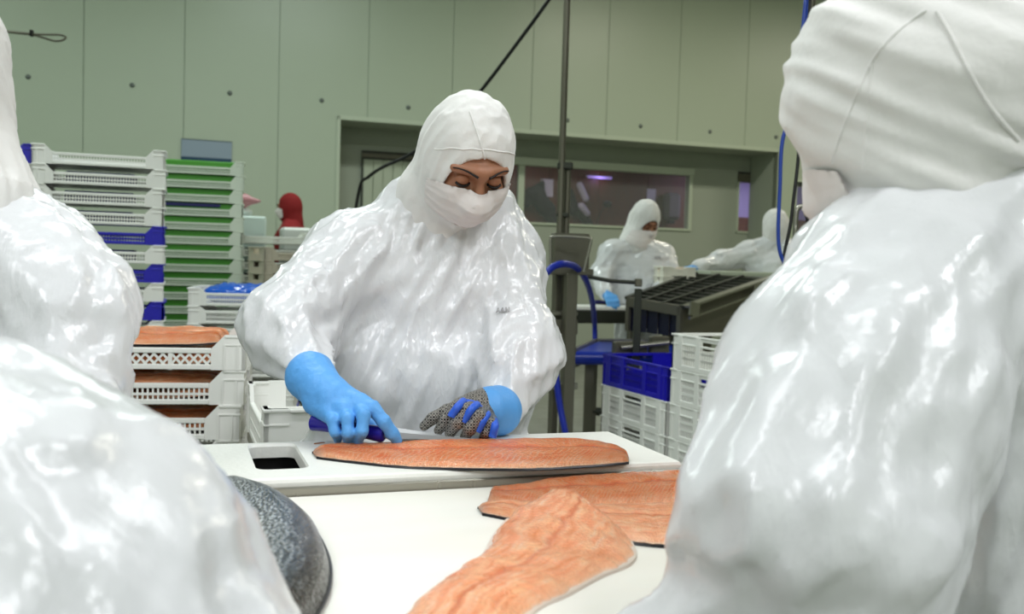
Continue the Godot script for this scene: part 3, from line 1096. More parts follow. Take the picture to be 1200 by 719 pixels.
	for sx in [-1.0, 1.0]:
		for sz in [-1.0, 1.0]:
			box_node("leg", Vector3(sx * 0.28, (ty + 0.02) * 0.5, sz * 0.18), Vector3(0.035, ty - 0.10, 0.035), M.steel, tr)
			var wl := MB.new()
			wl.lathe([Vector2(0, -0.015), Vector2(0.036, -0.015), Vector2(0.04, -0.01), Vector2(0.04, 0.01), Vector2(0.036, 0.015), Vector2(0, 0.015)], Transform3D(Basis(Vector3.RIGHT, PI / 2), Vector3(sx * 0.28, 0.04, sz * 0.18)), 14)
			node("wheel", wl.mesh(), M.iron, tr)
	# empty white crate pointing away from us, between that stack and the worker
	var near7 := at(310, 478, 2.2)
	var b7 := Basis(room.basis.z, Vector3.UP, -room.basis.x)
	var o7 := near7 - room.basis.z * 0.25 + room.basis.x * 0.15
	crate("empty_crate", "empty white slotted crate seen end-on at the central worker's side", M.white_plastic, "slots", 0.50, 0.30, 0.13, 0.085, Transform3D(b7, Vector3(o7.x, 0.817, o7.z)))
	var st3 := thing("low_stand", "low steel stand under the empty white crate", "stand", Transform3D(b7, Vector3(o7.x, 0, o7.z)))
	box_node("top", Vector3(0, 0.802, 0), Vector3(0.5, 0.03, 0.3), M.steel, st3)
	for sx in [-1.0, 1.0]:
		box_node("leg", Vector3(sx * 0.2, 0.3935, 0), Vector3(0.04, 0.787, 0.24), M.steel, st3)
	# deep crates at the right: two columns in line
	var a := at(706, 440, 4.80)
	var b := at(782, 440, 4.25)
	var dir := (b - a) * Vector3(1, 0, 1)
	dir = dir.normalized()
	var back := Vector3(-dir.z, 0, dir.x)                       # away from the seen face
	if back.z > 0.0:
		back = -back
	var bs := Basis(dir, Vector3.UP, dir.cross(Vector3.UP))
	var Hd := 0.150
	var pal := 0.853 - 5 * Hd
	for col in 2:
		var o := Vector3(a.x, 0, a.z) + dir * (0.3 + 0.624 * col) - bs.z * 0.2
		if bs.z.dot(back) > 0.0:
			o = Vector3(a.x, 0, a.z) + dir * (0.3 + 0.624 * col) + bs.z * 0.2
		var cnt := 5 + col
		for i in cnt:
			var blue := col == 0 and i == 0
			var lab := "deep %s crate with handle holes, %s in the %s column" % ["blue" if blue else "white", ordinal(i), "taller" if col == 1 else "shorter"]
			crate("deep_crate", lab, M.blue_plastic if blue else M.white_plastic, "deep", 0.60, 0.40, Hd, Hd, Transform3D(bs, o + Vector3.UP * (pal + (cnt - 1 - i) * Hd)), "deep crates of the %s column" % ("taller" if col == 1 else "shorter"))
		var pl := thing("dolly", "low grey dolly under the %s column of deep crates" % ("taller" if col == 1 else "shorter"), "dolly", Transform3D(bs, o))
		box_node("deck", Vector3(0, pal - 0.02, 0), Vector3(0.6, 0.04, 0.4), M.dull_steel, pl)
		for sx in [-1.0, 1.0]:
			box_node("foot", Vector3(sx * 0.24, (pal - 0.04) * 0.5, 0), Vector3(0.07, pal - 0.04, 0.36), M.dull_steel, pl)

# ---------- fish ----------
var fish_mats := []

func fillet_material(seed_: int, lines: float, warm: float) -> StandardMaterial3D:
	var w := 900
	var h := 200
	var img := Image.create(w, h, false, Image.FORMAT_RGB8)
	var hm := Image.create(w, h, false, Image.FORMAT_RGB8)
	var n1 := noise(0.012, seed_)
	var n2 := noise(0.07, seed_ + 1)
	var n3 := noise(0.02, seed_ + 2)
	var n4 := noise(0.22, seed_ + 3)
	var deep := Color(0.92, 0.42, 0.16).lerp(Color(0.96, 0.62, 0.43), warm)
	var pale := Color(1.0, 0.74, 0.55)
	for y in h:
		var vv := float(y) / h
		for x in w:
			var uu := float(x) / w
			var a := n1.get_noise_2d(x, y * 1.5)
			var b := n2.get_noise_2d(x, y * 2.0)
			var mid := absf(vv - 0.46 - 0.02 * a)
			var ph := uu * lines + mid * 12.0 * (1.0 if vv < 0.46 else 0.8) + a * 0.9
			var line := pow(0.5 + 0.5 * sin(ph * TAU), 5.0) * smoothstep(0.02, 0.10, mid) * (0.55 + 0.45 * n3.get_noise_2d(x, y))
			var c := deep.lerp(pale, clampf(lerpf(0.20, 0.42, warm) + lerpf(0.4, 0.9, warm) * a + lerpf(0.25, 0.1, warm) * b, 0, 1))
			var streak := n1.get_noise_2d(x * 0.5 + 300.0, y * 5.0)
			c = c.lerp(Color(0.83, 0.40, 0.20), clampf(streak * 1.6, 0, 1) * lerpf(0.2, 0.5, warm))
			c = c.lerp(Color(0.97, 0.82, 0.72), clampf(-streak * 1.5 - 0.1 + b * 0.4, 0, 1) * lerpf(0.2, 0.55, warm))
			c = c.lerp(Color(0.98, 0.82, 0.69), line * lerpf(0.95, 0.12, warm))
			var seam := exp(-mid * mid / 0.0006)
			c = c.lerp(Color(0.78, 0.33, 0.18), seam * 0.45)
			var belly := smoothstep(0.80, 0.98, vv)
			c = c.lerp(Color(0.98, 0.72, 0.56), belly * 0.6)
			c = c.lerp(Color(0.95, 0.80, 0.70), smoothstep(0.965, 1.0, vv) * 0.8)
			var tail := smoothstep(0.07, 0.0, uu)
			c = c.lerp(Color(0.92, 0.76, 0.70), tail * 0.55)
			img.set_pixel(x, y, c)
			var g := clampf(0.5 + line * lerpf(0.2, 0.04, warm) + b * lerpf(0.3, 0.12, warm) + n4.get_noise_2d(x, y * 1.3) * lerpf(0.5, 0.16, warm) - seam * 0.25 + a * 0.15, 0, 1)
			hm.set_pixel(x, y, Color(g, g, g))
	var m := mat(Color.WHITE, 0.13)
	m.metallic_specular = 0.65
	m.albedo_texture = ImageTexture.create_from_image(img)
	m.heightmap_enabled = true
	m.heightmap_scale = 0.5
	m.heightmap_texture = ImageTexture.create_from_image(hm)
	m.subsurf_scatter_enabled = true
	m.subsurf_scatter_strength = 0.15
	return m

func fish_materials() -> void:
	fish_mats = [fillet_material(11, 66.0, 0.15), fillet_material(23, 62.0, 0.9)]
	var w := 256
	var h := 512
	var img := Image.create(w, h, false, Image.FORMAT_RGB8)
	var hm := Image.create(w, h, false, Image.FORMAT_RGB8)
	var n1 := noise(0.03, 71)
	var n2 := noise(0.25, 72)
	var rng := RandomNumberGenerator.new()
	rng.seed = 5
	for y in h:
		for x in w:
			var vv := float(x) / w                              # 0 back edge .. 1 belly
			var sc := 0.5 + 0.5 * sin(x * 0.9 + 2.0 * n1.get_noise_2d(x, y)) * sin(y * 0.55 + x * 0.3)
			var a := n1.get_noise_2d(x * 1.5, y * 0.6)
			var dash := n2.get_noise_2d(x * 0.35, y * 1.1)
			var c := Color(0.10, 0.115, 0.105).lerp(Color(0.24, 0.25, 0.26), clampf(0.35 + a * 0.8, 0, 1))
			var silver := smoothstep(0.10, 0.42, vv + a * 0.18)
			c = c.lerp(Color(0.78, 0.80, 0.81), silver * clampf(0.40 + dash * 2.4, 0, 1))
			c = c.lerp(Color(0.05, 0.06, 0.055), clampf(-dash * 2.4 - 0.1, 0, 1) * 0.75)
			c = c.lerp(Color(0.10, 0.15, 0.36), exp(-pow((vv - 0.07) / 0.05, 2.0)) * smoothstep(0.1, 0.3, y / 512.0) * 0.8 * smoothstep(0.62, 0.45, y / 512.0))
			img.set_pixel(x, y, c)
			var g := clampf(0.4 + 0.3 * sc + dash * 0.4, 0, 1)
			hm.set_pixel(x, y, Color(g, g, g))
	M.skin = mat(Color.WHITE, 0.2)
	M.skin.albedo_texture = ImageTexture.create_from_image(img)
	M.skin.heightmap_enabled = true
	M.skin.heightmap_scale = 0.2
	M.skin.heightmap_texture = ImageTexture.create_from_image(hm)
	M.skin.metallic = 0.25
	M.skin_edge = mat(Color(0.13, 0.135, 0.15), 0.3, 0.3)
	M.pale_skin = mat(Color(0.86, 0.80, 0.75), 0.3)
	M.fish_fin = mat(Color(0.86, 0.55, 0.48), 0.4)

# a fillet between two edges (rows of points on the table): thick along edge a, thin along edge b
func fillet(called: String, label: String, ea: Array, eb: Array, thick: float, m: Material, group := "", y_up = null, lump := 0.004, seed_ := 1, skin_m: Material = null) -> Node3D:
	var base: Vector3 = (ea[0] + eb[-1]) * 0.5
	var t := thing(called, label, "fish", Transform3D(Basis(), base), group)
	var na := curve(ea, 8)
	var nb := curve(eb, 8)
	var nu := 64
	var nv := 18
	var ns := noise(11.0, seed_)
	var rows := []
	var uvs := []
	var skin_rows := []
	var skin_uv := []
	for i in nu + 1:
		var u := float(i) / nu
		var a := sample(na, u)
		var b := sample(nb, u)
		var ends := minf(1.0, minf(u, 1.0 - u) * 16.0)
		ends = sqrt(ends * (2.0 - ends))
		var row := []
		var urow := []
		var w := a.distance_to(b)
		for j in nv + 1:
			var v := float(j) / nv
			var x := v * 2.0 - 1.0
			var sec := pow(maxf(1.0 - pow(absf(x), 4.0), 0.0), 0.5) * lerpf(1.0, 0.55, v) * (1.0 - 0.12 * exp(-pow((v - 0.46) / 0.07, 2.0)))
			var p := a.lerp(b, v)
			if j == 0 or j == nv:
				p += (a - b).normalized() * (0.001 if j == 0 else -0.001)
			p += (a - b).normalized() * 0.006 * ns.get_noise_2d(u * 9.0, 50.0) * (1.0 - absf(x) * 0.2)
			var h := thick * sec * ends * minf(1.0, w / 0.05) + lump * sec * ns.get_noise_3dv(p * 1.0) * ends
			if y_up != null:
				h += y_up.call(u, v)
			p.y += 0.003 + maxf(h, 0.0)
			row.append(p - base)
			urow.append(Vector2(u, v))
		rows.append(row)
		uvs.append(urow)
		var sr := []
		var su := []
		for q in [[0.0, 0.004, 0.0], [0.0, 0.004, 0.0035], [1.0, -0.004, 0.0035], [1.0, -0.004, 0.0]]:
			var p: Vector3 = a.lerp(b, q[0]) + (a - b).normalized() * q[1]
			p.y += q[2] + (y_up.call(u, q[0]) if y_up != null else 0.0)
			sr.append(p - base)
			su.append(Vector2(q[0], u))
		skin_rows.append(sr)
		skin_uv.append(su)
	var up: Vector3 = (rows[1][9] - rows[0][9]).cross(rows[0][12] - rows[0][6])
	if up.y > 0.0:                                              # columns x rows must look up
		for r in rows: r.reverse()
		for r in uvs: r.reverse()
		for r in skin_rows: r.reverse()
		for r in skin_uv: r.reverse()
	var f := MB.new()
	f.grid(rows, uvs)
	node("flesh", f.mesh(), m, t)
	if true:
		var s := MB.new()
		s.grid(skin_rows, skin_uv)
		node("skin", s.mesh(), skin_m if skin_m else M.skin_edge, t)
	return t

func sample(line: PackedVector3Array, u: float) -> Vector3:
	var f := u * (line.size() - 1)
	var i := mini(int(f), line.size() - 2)
	return line[i].lerp(line[i + 1], f - i)

func loose_fillet(called: String, label: String, xf: Transform3D, L: float, W: float, thick: float, seed_: int, group: String) -> void:
	var ea := []
	var eb := []
	for i in 6:
		var u := i / 5.0
		var w := W * 0.5 * pow(sin(PI * clampf(0.12 + u * 0.80, 0, 1)), 0.6)
		ea.append(Vector3((u - 0.5) * L, 0, -w * 0.9))
		eb.append(Vector3((u - 0.5) * L, 0, w))
	var t := fillet(called, label, ea, eb, thick, fish_mats[seed_ % 2], group, func(u, v): return 0.004 * sin(u * 7.0 + seed_), 0.006, seed_ + 40)
	t.transform = xf * Transform3D(Basis(Vector3.RIGHT, 0.10), Vector3(0, 0, 0)) * Transform3D(Basis(), t.position)

func on_all(pts: Array, y: float) -> Array:
	var out := []
	for p in pts:
		out.append(on(p[0], p[1], y))
	return out

func build_fish() -> void:
	fish_materials()
	var yb := 1.0
	# the fillet being trimmed on the board
	fillet("salmon_fillet", "long salmon fillet lying on the white cutting board under the knife", on_all([[366, 532], [400, 527], [450, 525], [520, 521], [600, 520], [680, 521], [716, 527], [737, 538]], yb), on_all([[370, 537], [410, 542], [470, 548], [540, 550.5], [620, 551], [680, 548], [715, 545.5], [737, 543]], yb), 0.014, fish_mats[0], "", null, 0.003, 3)
	var yt := 0.978
	# two fillets at the right end of the belt
	fillet("salmon_fillet", "farther of two fillets lying side by side behind the large one on the white belt", on_all([[574, 583], [600, 577], [660, 568], [720, 563], [780, 560], [850, 557]], yt), on_all([[570, 592], [610, 596], [670, 597], [730, 596], [790, 593], [850, 588]], yt), 0.016, fish_mats[0], "fillets on the belt", null, 0.004, 5)
	fillet("salmon_fillet", "nearer of two fillets lying side by side behind the large one on the white belt", on_all([[560, 597], [600, 597], [660, 600], [720, 600], [780, 597], [850, 594]], yt), on_all([[564, 603], [610, 612], [660, 622], [720, 634], [780, 641], [850, 640]], yt), 0.015, fish_mats[1], "fillets on the belt", null, 0.004, 6)
	# the large fillet in front, lying over the second one's edge
	var lift := func(u: float, v: float) -> float: return 0.014 * smoothstep(0.72, 0.9, u) * smoothstep(0.85, 0.3, v) + 0.004 * sin(u * 9.0) * v * (1.0 - v) * 4.0
	fillet("salmon_fillet", "large pale orange salmon fillet spread open in the foreground of the white belt", on_all([[430, 775], [487, 720], [530, 685], [567, 655], [583, 627], [604, 606], [640, 599], [668, 603]], yt), on_all([[560, 800], [618, 722], [662, 698], [702, 676], [736, 661], [741, 644], [727, 626], [690, 610]], yt), 0.020, fish_mats[1], "", lift, 0.006, 9, M.pale_skin)
	# salmon side lying skin up, half hidden by the near worker
	var t := thing("salmon_half", "dark speckled salmon side lying skin up beside the near worker", "fish", Transform3D(Basis(), on(330, 660, yt)))
	var o := t.position
	var rows := []
	var uvs := []
	var back := curve(on_all([[262, 588], [293, 589], [330, 597], [366, 622], [385, 656], [387, 690], [374, 722], [345, 760], [300, 800]], yt), 6)
	var belly := curve(on_all([[240, 600], [240, 625], [235, 650], [230, 680], [225, 710], [220, 730], [215, 755], [212, 780], [210, 800]], yt), 6)
	for i in 49:
		var u := i / 48.0
		var a := sample(back, u)
		var b := sample(belly, u)
		var e := minf(1.0, minf(u, 1.0 - u) * 8.0)
		e = sqrt(e * (2.0 - e))
		var row := []
		var ur := []
		for j in 17:
			var v := j / 16.0
			var p := a.lerp(b, v)
			p.y += 0.002 + 0.045 * e * pow(maxf(0.0, 1.0 - pow(absf(v * 2.0 - 1.0), 2.4)), 0.55)
			row.append(p - o)
			ur.append(Vector2(v, u))
		rows.append(row)
		uvs.append(ur)
	var up: Vector3 = (rows[20][9] - rows[20][7]).cross(rows[22][8] - rows[20][8])
	if up.y < 0.0:
		for r in rows: r.reverse()
		for r in uvs: r.reverse()
	var f := MB.new()
	f.grid(rows, uvs)
	node("skin", f.mesh(), M.skin, t)
	var rim := PackedVector3Array()
	for i in 40:
		rim.append(sample(back, i / 48.0 + 0.04) - o + Vector3(0, 0.004, 0))
	node("flesh_rim", (func():
		var b := MB.new()
		b.tube(rim, 0.0018, 6)
		return b.mesh()).call(), M.skin_edge, t)
	var fin := MB.new()
	fin.tube(curve([on(287, 589, yt) - o + Vector3(0, 0.006, 0), on(278, 583, yt) - o + Vector3(0, 0.010, 0), on(262, 580, yt) - o + Vector3(0, 0.006, 0)], 4), [0.006, 0.007, 0.007, 0.007, 0.006, 0.005, 0.005, 0.004, 0.003], 6, true, 0.5)
	node("fin", fin.mesh(), M.fish_fin, t)
# ---------- the work bench ----------
func build_bench() -> void:
	var t := thing("work_bench", "long steel bench with a white belt on which the fillets lie", "bench", room)
	var x0 := -3.935
	var x1 := -3.085
	var zn := 10.36
	var yb := 0.978
	var b := MB.new()
	b.box(Vector3((x0 + x1) * 0.5, yb - 0.010, (9.838 + zn) * 0.5), Vector3(x1 - x0, 0.02, zn - 9.838), 0.004)
	node("belt", b.mesh(), M.belt, t)
	box_node("front_rail", Vector3((x0 + x1) * 0.5, 0.94, zn + 0.012), Vector3(x1 - x0, 0.075, 0.02), M.steel, t, 0.004)
	# the strip between belt and cutting board
	box_node("edge_rail", Vector3((x0 + x1) * 0.5, 0.965, 9.8335), Vector3(x1 - x0, 0.049, 0.007), M.steel, t, 0.002)
	box_node("bed", Vector3((x0 + x1) * 0.5, 0.925, 10.10), Vector3(x1 - x0, 0.05, 0.5), M.dull_steel, t)
	# shelf that carries the boards; the chute below the hole stays open
	for s in [[x0, -3.812], [-3.668, x1 - 0.05]]:
		box_node("board_shelf", Vector3((s[0] + s[1]) * 0.5, 0.9665, 9.695), Vector3(s[1] - s[0], 0.022, 0.262), M.dull_steel, t)
	box_node("chute", Vector3(-3.74, 0.70, 9.69), Vector3(0.14, 0.02, 0.25), M.iron, t)
	for q in [[-3.806, 9.69, 0.008, 0.25], [-3.674, 9.69, 0.008, 0.25], [-3.74, 9.567, 0.14, 0.008], [-3.74, 9.813, 0.14, 0.008]]:
		box_node("chute_wall", Vector3(q[0], 0.843, q[1]), Vector3(q[2], 0.266, q[3]), M.iron, t)
	box_node("chute_bar", Vector3(-3.735, 0.968, 9.70), Vector3(0.1, 0.006, 0.006), M.steel, t)
	for x in [x0 + 0.05, x1 - 0.05]:
		for z in [9.62, 10.31]:
			box_node("leg", Vector3(x, 0.45, z), Vector3(0.05, 0.9, 0.05), M.steel, t, 0.004)
	# cutting board with its square hole
	var bd := thing("cutting_board", "thick white cutting board with a square hole on the far side of the bench", "board", room * Transform3D(Basis(), Vector3(0, 0, 0)))
	node("slab", board_mesh(-3.93, -3.14, 9.565, 9.828, 0.9785, 1.0, [-3.765, -3.695, 9.585, 9.765]), M.board, bd)
	# knife: blade lies on the board, handle held
	var kn := thing("knife", "knife with violet-blue handle and wide steel blade in the gloved hand", "knife")
	var h0 := at(366, 494, 1.545)
	var h1 := at(450, 509, 1.50)
	var hp := curve([h0, h0.lerp(h1, 0.12), h0.lerp(h1, 0.35), h0.lerp(h1, 0.6), h0.lerp(h1, 0.85), h1], 4)
	var hr := []
	for i in hp.size():
		var u := float(i) / (hp.size() - 1)
		hr.append(lerpf(0.0125, 0.0115, u) * (1.15 - 0.25 * sin(u * PI)) * (0.75 if i == 0 or i == hp.size() - 1 else 1.0))
	tube_node("handle", hp, hr, M.knife_handle, kn, 14)
	var tip := on(596, 517, 1.004)
	var heel_low := on(470, 521, 1.006)
	var heel_top := at(464, 501, 1.535)
	var mid_top := at(535, 512, 1.60)
	var bl := MB.new()
	var side := (heel_low - heel_top).cross(tip - heel_top).normalized() * 0.0012
	var outl := [h1 + (heel_top - heel_low) * 0.18, heel_top, mid_top, tip, heel_low.lerp(tip, 0.5), heel_low, h1 - (heel_top - heel_low) * 0.18]
	var lo := []
	var hi := []
	for p in outl:
		lo.append(p - side)
		hi.append(p + side)
	bl.face(hi, side)
	bl.face(lo, -side)
	for i in outl.size():
		var j := (i + 1) % outl.size()
		bl.face([lo[i], lo[j], hi[j], hi[i]], (lo[i] + lo[j]) * 0.5 - (outl[0] + outl[3]) * 0.5)
	node("blade", bl.mesh(), M.blade, kn)
	# scrap on the board
	var sc := Field.new()
	sc.k = 0.004
	sc.cap(on(369, 520, 1.0), on(380, 518.5, 1.0), 0.002, 0.0015)
	tag(node("fish_scrap", sc.nets(0.0012, 0.004), mat(Color(0.66, 0.42, 0.22), 0.4)), "small brown fish scrap on the board beside the hole", "scrap")

func board_mesh(x0: float, x1: float, z0: float, z1: float, y0: float, y1: float, hole: Array) -> ArrayMesh:
	var m := MB.new()
	var e := 0.006
	# top as a frame of four plates round the hole, bottom edge open to the shelf, rounded outer edge in two bevel steps
	var hx0: float = hole[0]; var hx1: float = hole[1]; var hz0: float = hole[2]; var hz1: float = hole[3]
	var r := 0.016
	var ring_o := []
	var ring_h := []
	var N := 12
	for q in 4:
		var cx: float = hx1 - r if q in [0, 3] else hx0 + r
		var cz: float = hz1 - r if q in [0, 1] else hz0 + r
		for i in N + 1:
			var a := (q + float(i) / N) * PI / 2
			ring_h.append(Vector2(cx + r * cos(a), cz + r * sin(a)))
			var ox: float = x1 - e if q in [0, 3] else x0 + e
			var oz: float = z1 - e if q in [0, 1] else z0 + e
			# outer ring: the corner itself for the arc, so the quads fan out
			ring_o.append(Vector2(ox, oz))
	var n := ring_h.size()
	var bev := 0.004
	for i in n:
		var j := (i + 1) % n
		var hi_: Vector2 = ring_h[i]
		var hj: Vector2 = ring_h[j]
		var c := Vector2((hx0 + hx1) * 0.5, (hz0 + hz1) * 0.5)
		var gi := hi_ + (hi_ - c).normalized() * bev
		var gj := hj + (hj - c).normalized() * bev
		m.face([Vector3(ring_o[i].x, y1, ring_o[i].y), Vector3(ring_o[j].x, y1, ring_o[j].y), Vector3(gj.x, y1, gj.y), Vector3(gi.x, y1, gi.y)], Vector3.UP)
		var inn := Vector3(c.x - hi_.x, 0, c.y - hi_.y).normalized()
		m.face([Vector3(gi.x, y1, gi.y), Vector3(gj.x, y1, gj.y), Vector3(hj.x, y1 - bev, hj.y), Vector3(hi_.x, y1 - bev, hi_.y)], inn + Vector3.UP)
		m.face([Vector3(hi_.x, y1 - bev, hi_.y), Vector3(hj.x, y1 - bev, hj.y), Vector3(hj.x, y0, hj.y), Vector3(hi_.x, y0, hi_.y)], inn)
	for s in [[x0, z0, x1, z0, 0, -1], [x1, z0, x1, z1, 1, 0], [x1, z1, x0, z1, 0, 1], [x0, z1, x0, z0, -1, 0]]:
		var out := Vector3(s[4], 0, s[5])
		var ia := Vector3(clampf(s[0], x0 + e, x1 - e), y1, clampf(s[1], z0 + e, z1 - e))
		var ib := Vector3(clampf(s[2], x0 + e, x1 - e), y1, clampf(s[3], z0 + e, z1 - e))
		var oa := Vector3(s[0], y1 - e, s[1])
		var ob := Vector3(s[2], y1 - e, s[3])
		var ma := (ia + oa) * 0.5 + (out + Vector3.UP) * e * 0.2
		var mb := (ib + ob) * 0.5 + (out + Vector3.UP) * e * 0.2
		m.face([ia, ib, mb, ma], out * 0.4 + Vector3.UP)
		m.face([ma, mb, ob, oa], out + Vector3.UP * 0.4)
		m.face([oa, ob, Vector3(s[2], y0, s[3]), Vector3(s[0], y0, s[1])], out)
	return m.mesh()

# ---------- steel work and machines behind ----------
func build_background() -> void:
	# wall sign
	var sg := thing("wall_sign", "grey-blue wall sign with a dark teal lower band above the green-lined crates", "sign", room * Transform3D(Basis(Vector3.BACK, -0.004), Vector3(-3.535, 2.365, 0.012)))
	box_node("plate", Vector3(0, 0.015, 0), Vector3(0.52, 0.185, 0.014), mat(Color(0.56, 0.62, 0.68), 0.4), sg, 0.003)
	box_node("band", Vector3(0, -0.094, 0.001), Vector3(0.52, 0.034, 0.018), mat(Color(0.07, 0.24, 0.36), 0.4), sg, 0.003)
	box_node("top_edge", Vector3(0, 0.110, 0.001), Vector3(0.52, 0.007, 0.018), mat(Color(0.18, 0.26, 0.28), 0.4), sg)
	# wire with a loop, coming in from the left
	var wr := thing("wire_loop", "thin wire ending in a long loop in front of the wall at the upper left", "wire")
	var hang := at(-90, 25, 7.0)
	tube_node("wire", curve([Vector3(hang.x - 0.1, 5.58, hang.z), Vector3(hang.x - 0.1, 3.4, hang.z), hang, at(-20, 34, 7.0), at(37, 40, 7.0)], 6), 0.011, M.dull_steel, wr, 6)
	tube_node("loop", curve([at(37, 40, 7.0), at(55, 40.5, 7.0), at(70, 41, 7.0), at(77, 43.5, 7.0), at(73, 47, 7.0), at(64, 48, 7.0), at(52, 44.5, 7.0), at(38, 40.5, 7.0)], 5), 0.008, M.dull_steel, wr, 6)
	box_node("clamp", at(37, 39, 7.0), Vector3(0.016, 0.045, 0.03), M.iron, wr)
	# hanging black cable
	tag(tube_node("black_cable", curve([at(940, -700, 4.95), at(830, -320, 5.0), at(720, -110, 5.15), at(643, 0, 5.3), at(605, 52, 5.5), at(563, 107, 5.7), at(525, 150, 5.9), at(480, 181, 6.1), at(450, 195, 6.2), at(432, 207, 6.3), at(421, 222, 6.4), at(412, 300, 6.5), at(410, 480, 6.6)], 8), 0.0105, M.black_cable, null, 8), "long black cable hanging from the ceiling behind the central worker's hood", "cable")
	# steel post with a second thinner pipe
	var po := thing("steel_post", "round steel post rising to the ceiling behind the central worker's shoulder", "post")
	var pb := at(654, 330, 4.75)
	var lean := 0.0
	tube_node("pipe", PackedVector3Array([Vector3(pb.x, 0, pb.z), Vector3(pb.x, 5.59, pb.z)]), 0.0165, M.dull_steel, po, 14)
	tube_node("side_pipe", PackedVector3Array([Vector3(pb.x + 0.032, 1.0, pb.z - 0.02), Vector3(pb.x + 0.032, 1.755, pb.z - 0.02)]), 0.015, M.dull_steel, po, 12)
	box_node("bracket", Vector3(pb.x + 0.016, 1.755, pb.z - 0.01), Vector3(0.075, 0.035, 0.05), M.dark_steel, po, 0.006)
	box_node("bracket", Vector3(pb.x + 0.012, 1.52, pb.z - 0.01), Vector3(0.06, 0.02, 0.045), M.dark_steel, po, 0.004)
	box_node("base_plate", Vector3(pb.x, 0.005, pb.z), Vector3(0.14, 0.01, 0.14), M.dull_steel, po)
	# control stand: plate, legs, cross bars, bent tube
	var cs := thing("control_stand", "steel stand with a flat panel and a bent tube frame beside the blue hose", "stand")
	var u := room.basis.x
	var p0 := at(668, 297, 4.6)
	box_node("panel", p0, Vector3(0.18, 0.19, 0.05), M.dull_steel, cs, 0.006, room.basis)
	box_node("tray", at(668, 318, 4.6), Vector3(0.19, 0.03, 0.12), M.dull_steel, cs, 0.004, room.basis)
	for k in [[653, 0.0], [669, 0.0]]:
		var q := at(k[0], 320, 4.55 if k[0] > 660 else 4.65)
		var wide := 0.055 if k[0] > 660 else 0.032
		box_node("leg", Vector3(q.x, q.y * 0.5, q.z), Vector3(wide, q.y, 0.05), M.dull_steel, cs, 0.004, room.basis)
	for k in [[367, 0.02], [383, 0.07], [452, 0.03]]:
		var q := at(662, k[0], 4.6)
		box_node("cross_bar", q - u * 0.04, Vector3(0.2, k[1], 0.03), M.dull_steel if k[1] > 0.05 else M.steel, cs, 0.003, room.basis)
	tube_node("bent_tube", curve([at(645, 322, 4.45), at(645, 300, 4.45), at(645, 281, 4.45), at(648, 277, 4.45), at(668, 277, 4.45), at(688, 278.5, 4.45), at(692.5, 281, 4.45), at(691, 290, 4.45), at(684, 318, 4.45)], 5), 0.0065, M.steel, cs, 8)
	# blue hose
	tag(tube_node("blue_hose", curve([at(632, 334, 4.3), at(640, 320, 4.3), at(649, 312, 4.32), at(661, 309, 4.36), at(675, 313, 4.5), at(686, 327, 4.8), at(693, 348, 5.3), at(696.5, 375, 5.75), at(697, 405, 5.8), at(694, 445, 5.8), at(690, 500, 5.8), at(688, 540, 5.8)], 6), 0.0155, M.hose, null, 10), "thick blue hose arching over beside the steel stand", "hose")
	tag(tube_node("blue_hose", curve([at(650, 395, 4.5), at(651, 430, 4.5), at(654, 460, 4.5), at(657, 480, 4.5), at(664, 520, 4.5), at(668, 600, 4.6)], 5), 0.015, M.hose, null, 8), "blue hose hanging low behind the central worker's sleeve", "hose")
	# conveyor with a blue belt
	var cv := thing("belt_conveyor", "steel conveyor with a glossy blue belt between the stand and the slatted machine", "conveyor")
	var l0 := at(676, 411, 5.0)
	var r0 := l0 + Vector3(0.62, 0, -0.10)
	var away := Vector3(0.16, 0, -0.62)
	var bm := MB.new()
	var rowsb := []
	var uvb := []
	for s in [0.0, 1.0]:
		var row := []
		var ur := []
		var o := l0 if s == 0.0 else r0
		for k in 19:
			var a := PI * (k / 9.0 - 0.5) if k <= 9 else 0.0
			var q := Vector3.ZERO
			if k <= 9:
				q = -away.normalized() * cos(a) * 0.035 + Vector3.UP * (sin(a) * 0.035 - 0.035)
			else:
				q = away * (float(k - 9) / 9.0)
			row.append(o + q)
			ur.append(Vector2(s, k / 18.0))
		rowsb.append(row)
		uvb.append(ur)
	bm.grid(rowsb, uvb)
	bm.face([l0 + Vector3(0, -0.07, 0), r0 + Vector3(0, -0.07, 0), r0 + away + Vector3(0, -0.07, 0), l0 + away + Vector3(0, -0.07, 0)], Vector3.DOWN)
	bm.face([l0 + away, r0 + away, r0 + away + Vector3(0, -0.07, 0), l0 + away + Vector3(0, -0.07, 0)], away)
	node("belt", bm.mesh(), M.belt_blue, cv)
	var fr := MB.new()
	fr.bar(l0 + Vector3(-0.012, -0.035, 0), l0 + away * 1.02 + Vector3(-0.012, -0.035, 0), 0.02, 0.1)
	fr.bar(l0 + away * 1.04, r0 + away * 1.04, 0.02, 0.03)
	node("frame", fr.mesh(), M.steel, cv)
	for k in 14:
		box_node("guide_tooth", (l0 + away).lerp(r0 + away, (k + 0.5) / 22.0) + Vector3(0, 0.012, 0.0), Vector3(0.03, 0.014, 0.02), M.steel, cv, 0.003)
	box_node("clamp_block", at(738, 408, 4.98), Vector3(0.18, 0.07, 0.05), M.dull_steel, cv, 0.006, Basis(Vector3.UP, 0.3))
	box_node("clamp_block", at(772, 404, 5.0), Vector3(0.10, 0.09, 0.05), M.dull_steel, cv, 0.006, Basis(Vector3.UP, 0.3))
	tube_node("clamp_bar", PackedVector3Array([at(728, 407, 4.92), at(784, 401, 4.95)]), 0.012, M.steel, cv, 8)
